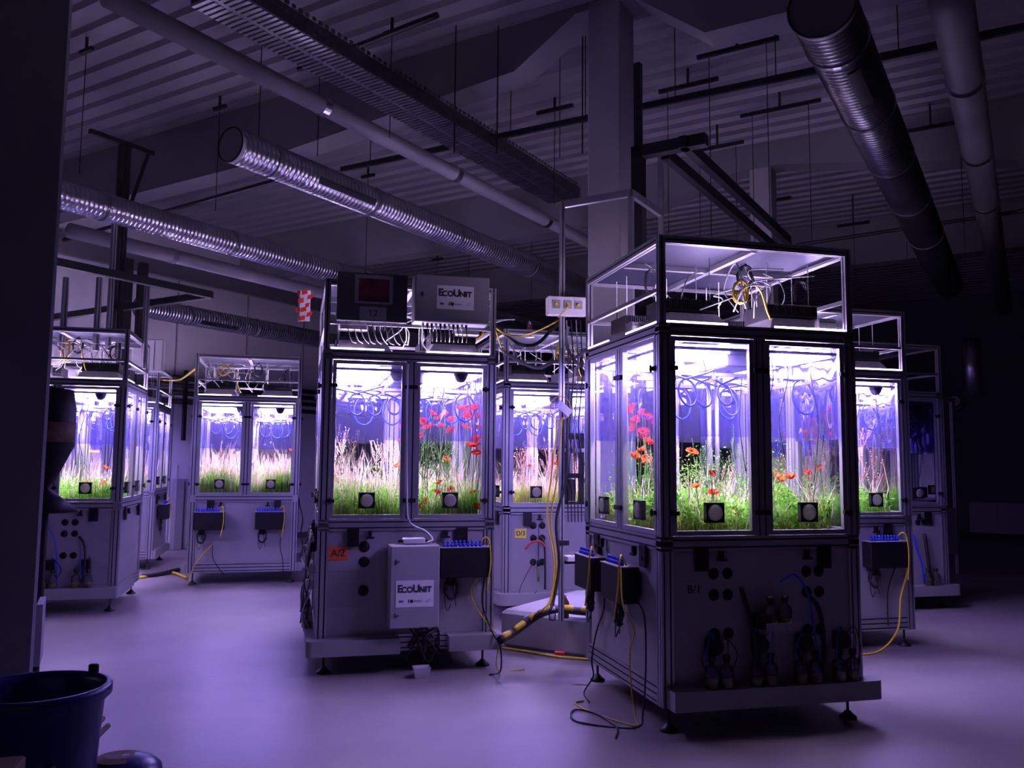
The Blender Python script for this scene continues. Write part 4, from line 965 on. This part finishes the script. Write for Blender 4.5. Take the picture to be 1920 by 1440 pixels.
# big taped bundle
def P(px,py,z): return atz(px,py,z)
pts=[P(938,1200,.25)+Vector((0,0,0)),P(960,1188,.26),P(990,1166,.33),P(1015,1150,.40),P(1045,1142,.40),P(1085,1146,.38),P(1110,1148,.37)]
R=thing('taped_cable_bundle','thick black cable bundle wrapped with yellow tape lying over the plinth edge','cable bundle',pts[3])
b=MB(); b.tube([p-pts[3] for p in pts],.033,10,5); b.build('bundle_sleeve','bcable',R,True)
for i in range(6):
    a=pts[i]; c=pts[i+1]; b=MB(); b.tube([a.lerp(c,.15)-pts[3]+Vector((0,-.012,.018)),a.lerp(c,.5)-pts[3]+Vector((0,-.012,.020)),a.lerp(c,.72)-pts[3]+Vector((0,-.012,.018))],.025,8,2); b.build('yellow_tape' if i!=3 else 'white_wrap','ycable' if i!=3 else 'wcable',R,True)
for i,(dx,m) in enumerate(((0,'ycable'),(.02,'ycable'),(.05,'bcable'))):
    base=Bp+Vector((-.06+dx*.5,-.05,0))
    wcable('riser_cable',[Vector((base.x-.12+dx,base.y-.1,.42)),Vector((base.x-.03,base.y-.04,.52)),Vector((base.x+dx*.3,base.y,.8)),Vector((base.x-.06+dx,base.y,1.15)),Vector((base.x-.03+dx*2,base.y,1.5)),Vector((base.x+.03+dx,base.y,2.0))],.007 if m=='ycable' else .013,m,('left thin yellow cable rising beside the service pole','right thin yellow cable rising beside the service pole','thick black cable rising beside the service pole')[i])
wcable('corrugated_hose',[Vector((Bp.x+.28,Bp.y+.0,.36)),Vector((Bp.x+.30,Bp.y,.6)),Vector((Bp.x+.34,Bp.y+.1,1.0))],.045,'bcable','black corrugated hose standing by the plinth behind B/1','hose')
wcable('floor_cable',[P(930,1213,.01),P(990,1222,.012),P(1050,1232,.012),P(1100,1236,.012),P(1180,1245,.012)],.010,'ycable','yellow cable lying along the floor from A/2 toward B/1')
a=P(1049,1228,.01); b=MB(); b.bbox(-.045,.045,-.018,.018,0,.032,.008); tag(b.build('cable_connector','red',None,False,a,-.12),'red connector on the yellow floor cable','connector')
wcable('plinth_cable',[P(1000,1150,.36),P(1003,1165,.34)+Vector((-.1,0,0)),P(1020,1195,.012),P(1042,1222,.012)],.006,'gcable','thin cable running from the bundle down to the floor connector')
wcable('sagging_cable',[P(937,617,2.98),Vector(aty(960,638,7.2)),Vector(aty(985,648,7.3)),Vector(aty(1010,643,7.3)),Vector(aty(1035,618,7.3)),Vector(aty(1052,603,7.3))],.016,'bcable','thick black cable sagging from the A/2 cage to the service pole')
wcable('sagging_cable',[Vector(aty(937,655,7.3)),Vector(aty(975,678,7.4)),Vector(aty(1010,690,7.4)),Vector(aty(1040,678,7.4)),Vector(aty(1075,672,7.4)),Vector(aty(1100,655,6.9))],.015,'gcable','grey corrugated cable sagging in front of the D/3 cage')
wcable('yellow_cable_run',[Vector(aty(905,590,7.0)),Vector(aty(940,622,7.2)),Vector(aty(975,630,7.6)),Vector(aty(1010,620,7.4)),Vector(aty(1050,600,7.2))],.008,'ycable','yellow cable run from the grey cabinet to the network box')
for i,px in enumerate((1062,1071,1080,1088)):
    wcable('drop_cable',[Vector(aty(px,600,Yp-.02)),Vector(aty(px+4,700,Yp)),Vector(aty(px-3,800,Yp+.02)),Vector(aty(px+2,850,Yp+.02))],.006,'bcable' if i%2 else 'gcable',('first','second','third','fourth')[i]+' thin vertical cable from the left, between the service pole and B/1')
wcable('conduit_line',[Vector(aty(1066,612,Yp+.05)),Vector(aty(1060,640,Yp+.05)),Vector(aty(1072,668,Yp+.05)),Vector(aty(1092,688,Yp+.02))],.014,'gcable','grey flexible conduit curling beside the service pole top')
# black hoist gantry
g=atz(1197,287,4.35); root=thing('hoist_gantry','black steel hoist gantry with two parallel arms beside the near pillar','gantry',g,HR)
b=MB(); b.box(-.05,.05,-.05,.05,-1.3,.05); b.build('gantry_post','bsteel',root)
b=MB(); b.box(-.05,.05,-.62,.05,-.05,.05); b.build('gantry_head','bsteel',root)
p1=atz(1247,288,4.35); u_,v_=UV(p1-g); b=MB(); b.box(u_,u_+4.0,v_-.035,v_+.035,-.05,.05); b.build('gantry_arm','bsteel',root)
p1=atz(1287,272,4.35); u_,v_=UV(p1-g); b=MB(); b.box(u_-.1,u_+3.6,v_-.035,v_+.035,-.05,.05); b.build('gantry_arm','bsteel',root)
b=MB(); b.box(-.03,.03,-.03,.03,.05,ZR-4.35-.03); b.build('gantry_hanger','bsteel',root)
# left: black gantry and posts above the left edge unit
g=aty(240,480,11.0); root=thing('hoist_gantry','black steel gantry posts rising behind the left edge unit','gantry',(g.x,g.y,2.5),HR)
b=MB(); b.box(-.055,.055,-.055,.055,.0,1.75); b.build('gantry_post','bsteel',root)
b=MB(); b.box(.2,.3,-.02,.08,.0,1.75); b.build('gantry_post','bsteel',root)
g=atz(395,553,3.55); root=thing('hoist_gantry','pair of dark arms meeting above the grass unit at the left','gantry',g,HR)
b=MB(); b.box(-4.5,0,-.04,.04,-.04,.04); b.build('gantry_arm','bsteel',root)
b=MB(); b.box(-.04,.04,0,3.4,-.04,.04); b.build('gantry_arm','bsteel',root)
for i,(px,y0,y1,Y) in enumerate(((118,520,625,9.6),(181,520,625,9.6),(204,400,625,9.8),(270,525,660,10.2),(222,270,640,10.0))):
    a=aty(px,y1,Y); c=aty(px,y0,Y); b=MB(); b.prof('z',0,c.z-a.z+.2,-.025,.025,-.025,.025); tag(b.build('upright_profile','alu' if i!=4 else 'bsteel',None,False,(a.x,a.y,a.z-.2),HR),('first','second','third','fifth','fourth')[i]+' upright post from the left above the left edge unit','post')
# grey wall cabinet above the unit between
q=aty(282,690,11.2); R=thing('equipment_cabinet','pale cabinet on the upper side of the unit by the wall','cabinet',(q.x,q.y,q.z-.05),TH); b=MB(); b.bbox(-.22,.16,-.1,.1,0,.42,.01); b.build('body','cab',R); b=MB(); b.box(.05,.06,-.103,-.1,.02,.40); b.build('door_gap','ink',R)
# hazard striped things
def stripes(name,loc,H_,r0,r1,label,cat,rings=7):
    R=thing(name,label,cat,loc)
    for i in range(rings):
        t0,t1=i/rings,(i+1)/rings; b=MB(); b.lathe([(r0+(r1-r0)*t0,H_*t0),(r0+(r1-r0)*t1,H_*t1)],n=14); b.build('stripe_band','red' if i%2 else 'white',R,True)
    return R
q=aty(566,602,8.6); R=thing('barrier_tape','bundle of red and white striped barrier tape hanging left of the A/2 cage','tape',q)
for j,(dx,rot) in enumerate(((0,.0),(.05,.25),(-.02,-.2))):
    b=MB(); 
    for i in range(0,7,1):
        z0=.045*i; x=dx+.02*math.sin(i*1.3+j)
        b.add([(x-.028,j*.01,z0),(x+.03,j*.012,z0+.015),(x+.03+rot*.05,j*.012,z0+.06),(x-.028+rot*.05,j*.01,z0+.045)],[(0,1,2,3)]) if i%2==j%2 else None
    b.build('red_stripes','red',R)
    b=MB(); b.box(dx-.026,dx+.028,j*.01+.004,j*.01+.006,0,.32); b.build('tape_strip','white',R)
q=aty(993,627,9.3); stripes('traffic_cone',(q.x,q.y,3.0),.18,.055,.012,'small red and white striped cone on the D/3 cage roof','cone',5)
# ------------------------------------------------------------ left wall furniture
def wu(px,py=900):
    q=ray(px,py); t=VL/(Vector((q.x,q.y,0)).dot(D2)); p=Vector((q.x,q.y,0))*t; return UV(p)[0]
for i,z in enumerate((2.72,2.88,3.02,3.16)):
    b=MB(); b.cyl((0,0,0),(wu(600)-wu(262)+3,0,0),.045,n=12); p=hall(wu(262)-1.0,V1-.12,z); o=b.build('wall_conduit','bsteel',None,True,p,HR); tag(o,('lowest','second lowest','second highest','highest')[i]+' of four dark conduits along the pale left wall','conduit','conduits on the left wall')
for i,(px,y0,nm) in enumerate(((328,905,'left'),(351,905,'right'))):
    u=wu(px); zt=1.30; b=MB(); b.bbox(-.09,.09,-.06,.06,0,zt,.01); b.cyl((-.02,0,zt),(-.02,0,zt+.25),.012,n=8); tag(b.build('floor_duct_post','cabd',None,False,hall(u,V1-.10,0),HR),nm+' grey upright box standing against the pale wall','box')
u=wu(336,700); b=MB(); b.box(-.03,.03,-.03,.03,0,1.3); tag(b.build('wall_strut','bsteel',None,False,hall(u,V1-.2,2.0),HR),'short dark strut hanging from the wall conduits','strut')
wcable('floor_cable',[P(262,1083,.02),P(290,1078,.02),P(320,1073,.02),P(350,1083,.02)],.02,'ycable','yellow cable on the floor between the left edge unit and the grass unit')
wcable('floor_cable',[P(268,1080,.03),P(300,1076,.03),P(335,1068,.04)],.03,'bcable','black hose on the floor left of the grass unit')
wcable('wall_cable',[Vector(aty(300,712,13)),Vector(aty(335,712,12.8)),Vector(aty(355,700,12.5)),Vector(aty(368,690,12.2))],.016,'ycable','yellow cable sagging to the grass unit cage')
# ------------------------------------------------------------ foreground left
q=aty(70,1286,3.35); zr=q.z
R=thing('plastic_tub','large dark blue plastic tub in the bottom left corner','tub',(q.x,q.y,0))
r_=.255
b=MB(); b.lathe([(0,.0),(r_*.72,0),(r_*.74,.02),(r_*.93,zr-.06),(r_*.97,zr-.055),(r_*1.0,zr-.045),(r_*1.03,zr-.04),(r_*1.03,zr-.01),(r_*1.0,zr),(r_*.94,zr),(r_*.92,zr-.03),(r_*.72,.03),(0,.03)],n=48); b.build('tub_body','tub',R,True)
q2=aty(126,1258,3.35+.24); b=MB(); b.bbox(-.018,.018,-.012,.012,-.03,.035,.004); o=b.build('rim_clip','black',R); o.location=(.10,.235,zr-.005)
q=atz(246,1409,.30); R=thing('bucket_lid','round blue lid with a brown patch at the bottom edge','lid',(q.x,q.y-.05,.0))
b=MB(); b.lathe([(.13,0),(.155,.16),(.158,.20),(.15,.25),(.11,.285),(.05,.30),(0,.303)],n=36); b.build('lid_dome','tub',R,True)
b=MB(); b.lathe([(.10,.292),(.06,.302)],(-.03,.0,.0),20); b.build('brown_patch','wood',R)
for i,(a,c) in enumerate((((168,1372),(193,1347)),((166,1398),(203,1360)))):
    p0=aty(*a,3.55); p1=aty(*c,3.70); d=(p1-p0); p0=p0-d*4.0
    p0.z=max(p0.z,.02); b=MB(); b.tube([Vector((0,0,0)),p1-p0],.011,8,0); tag(b.build('wooden_stick','wood',None,True,p0),('upper','lower')[i]+' of two dark wooden sticks poking out behind the blue tub','stick','sticks behind the tub')
q=aty(14,1434,1.9); b=MB(); b.bbox(-.30,.015,-.1,.1,-.6,-.012,.004); tag(b.build('cardboard_box','card',None,False,q,.3),'brown cardboard box corner at the bottom left edge','box')
# white board edge and dark hopper by the near left pillar
q=aty(74,1250,4.6); b=MB(); b.box(-.03,.0,0,.3,0,.32); tag(b.build('white_board','cab',None,False,(q.x,q.y,q.z),.45),'edge of a white board leaning at the dark foreground pillar','board')
q=aty(100,960,5.2); R=thing('dark_hopper','dark funnel shaped hopper silhouetted against the left edge unit','hopper',(q.x-.06,q.y,q.z))
b=MB(); b.lathe([(0,.0),(.20,0),(.10,.08),(.03,.14),(.06,.20),(.15,.40),(.15,.62),(.13,.74),(0,.76)],n=20); b.build('hopper_body','black',R,True)
b=MB(); b.lathe([(.152,.42),(.152,.54)],n=20); b.build('brown_band','wood',R,True)
b=MB(); b.cyl((0,0,-q.z),(0,0,0),.03,n=10); b.cyl((0,0,-q.z),(0,0,-q.z+.03),.2,n=16); b.build('hopper_stand','black',R)
# small container under A/2
q=atz(790,1270,0); R=thing('drip_tray','small white plastic container on the floor in front of the A/2 unit','container',q,TH); 
b=MB(); b.add([(-.05,-.035,0),(.05,-.035,0),(.05,.035,0),(-.05,.035,0),(-.065,-.05,.08),(.065,-.05,.08),(.065,.05,.08),(-.065,.05,.08)],[(3,2,1,0),(0,1,5,4),(1,2,6,5),(2,3,7,6),(3,0,4,7)]); b.build('container_body','white',R)
# dark machinery gap under A/2 front
R=uthing('cable_nest','A2',.13,-.02,.17,'dark nest of black cables in the gap of the A/2 tray','cable nest'); b=MB()
for i in range(9): b.tube([(rn.uniform(-.15,.15),rn.uniform(-.1,-.01),rn.uniform(-.1,.2)) for k in range(5)],.007,5,4)
b.build('cables','bcable',R,True)
# floor markings
for i,(a,c,lab) in enumerate((((918,1252),(952,1292),'short grey tape strip on the floor right of the A/2 unit'),((1160,1285),(1070,1282),'faint floor tape strip left of the B/1 unit'))):
    p0=atz(*a,.002); p1=atz(*c,.002); d=(p1-p0); n_=Vector((-d.y,d.x,0)).normalized()*.022; b=MB(); m_=(p0+p1)/2
    b.add([(p0-n_-m_),(p1-n_-m_),(p1+n_-m_),(p0+n_-m_)],[(0,1,2,3)]); b.add([(p0-n_-m_)+Vector((0,0,.0015)),(p1-n_-m_)+Vector((0,0,.0015)),(p1+n_-m_)+Vector((0,0,.0015)),(p0+n_-m_)+Vector((0,0,.0015))],[(0,1,2,3)]); o=b.build('floor_tape','gcable',None,False,m_); tag(o,lab,'tape')
# far right furniture
q=atz(1905,1015,0); R=thing('storage_cabinet','low pale cabinet with panelled doors in the dark at the far right','cabinet',(q.x,q.y,0),HR-PI/2)
b=MB(); b.bbox(-.9,.9,0,.5,.15,.85,.01); b.build('body','cabd',R)
for x in (-.6,0,.6): b=MB(); b.box(x-.27,x+.27,-.02,0,.18,.82); b.build('cabinet_door','cabd',R)
q=atz(1798,1075,0); R=thing('bare_growth_unit','dim empty frame standing beyond the unlit unit','frame',(q.x,q.y,0),TH)
for x in (-.6,.0): b=MB(); b.prof('z',0,2.7,x-.03,x+.03,-.03,.03); b.build('frame_post','alu',R)
b=MB(); b.box(-.6,.03,-.03,.03,2.64,2.7); b.build('frame_bar','alu',R); b=MB(); b.box(-.57,-.03,-.02,.02,.3,1.0); b.build('frame_panel','panel',R)
# hanging red indicator in the left edge unit
q=local_hit('CL',177,848,1,-.3); R=thing('indicator_lamp','small red glowing indicator hanging in the left edge unit','indicator',wpos(units['CL']['c'],q[0],q[1],q[2]),TH)
b=MB(); b.bbox(-.05,.05,-.01,.01,0,.02,.004); b.build('light_bar',emis('red_glow',(1,.12,.04),9),R); b=MB(); b.cyl((0,0,.02),(0,0,2.4-q[2]),.004,n=5); b.build('cord','bcable',R)

# ------------------------------------------------------------ labels: tell look-alikes apart by their place
from collections import defaultdict
def px_of(o):
    v=o.location-Vector((0,0,EYE)); return v.x/max(.1,v.dot(FW))
ORD=['leftmost','second from left','third from left','fourth from left','fifth from left','sixth from left','seventh from left','eighth from left','ninth from left','tenth from left','eleventh from left','twelfth from left','thirteenth from left','fourteenth from left','fifteenth from left','sixteenth from left','seventeenth from left','eighteenth from left']
byl=defaultdict(list)
for o in COL.objects:
    if o.parent is None and o.get('label') and o.get('kind')!='stuff': byl[o['label']].append(o)
for lab,L in byl.items():
    if 1<len(L)<=18:
        L.sort(key=px_of)
        for i,o in enumerate(L):
            o['label']=lab+', '+(ORD[i] if i<len(L)-1 or len(L)>2 and False else 'rightmost')
            o['group']=o.get('group') or lab
for o in COL.objects:
    if o.get('label') and len(o['label'].split())>16: print('LONG',o['label'])
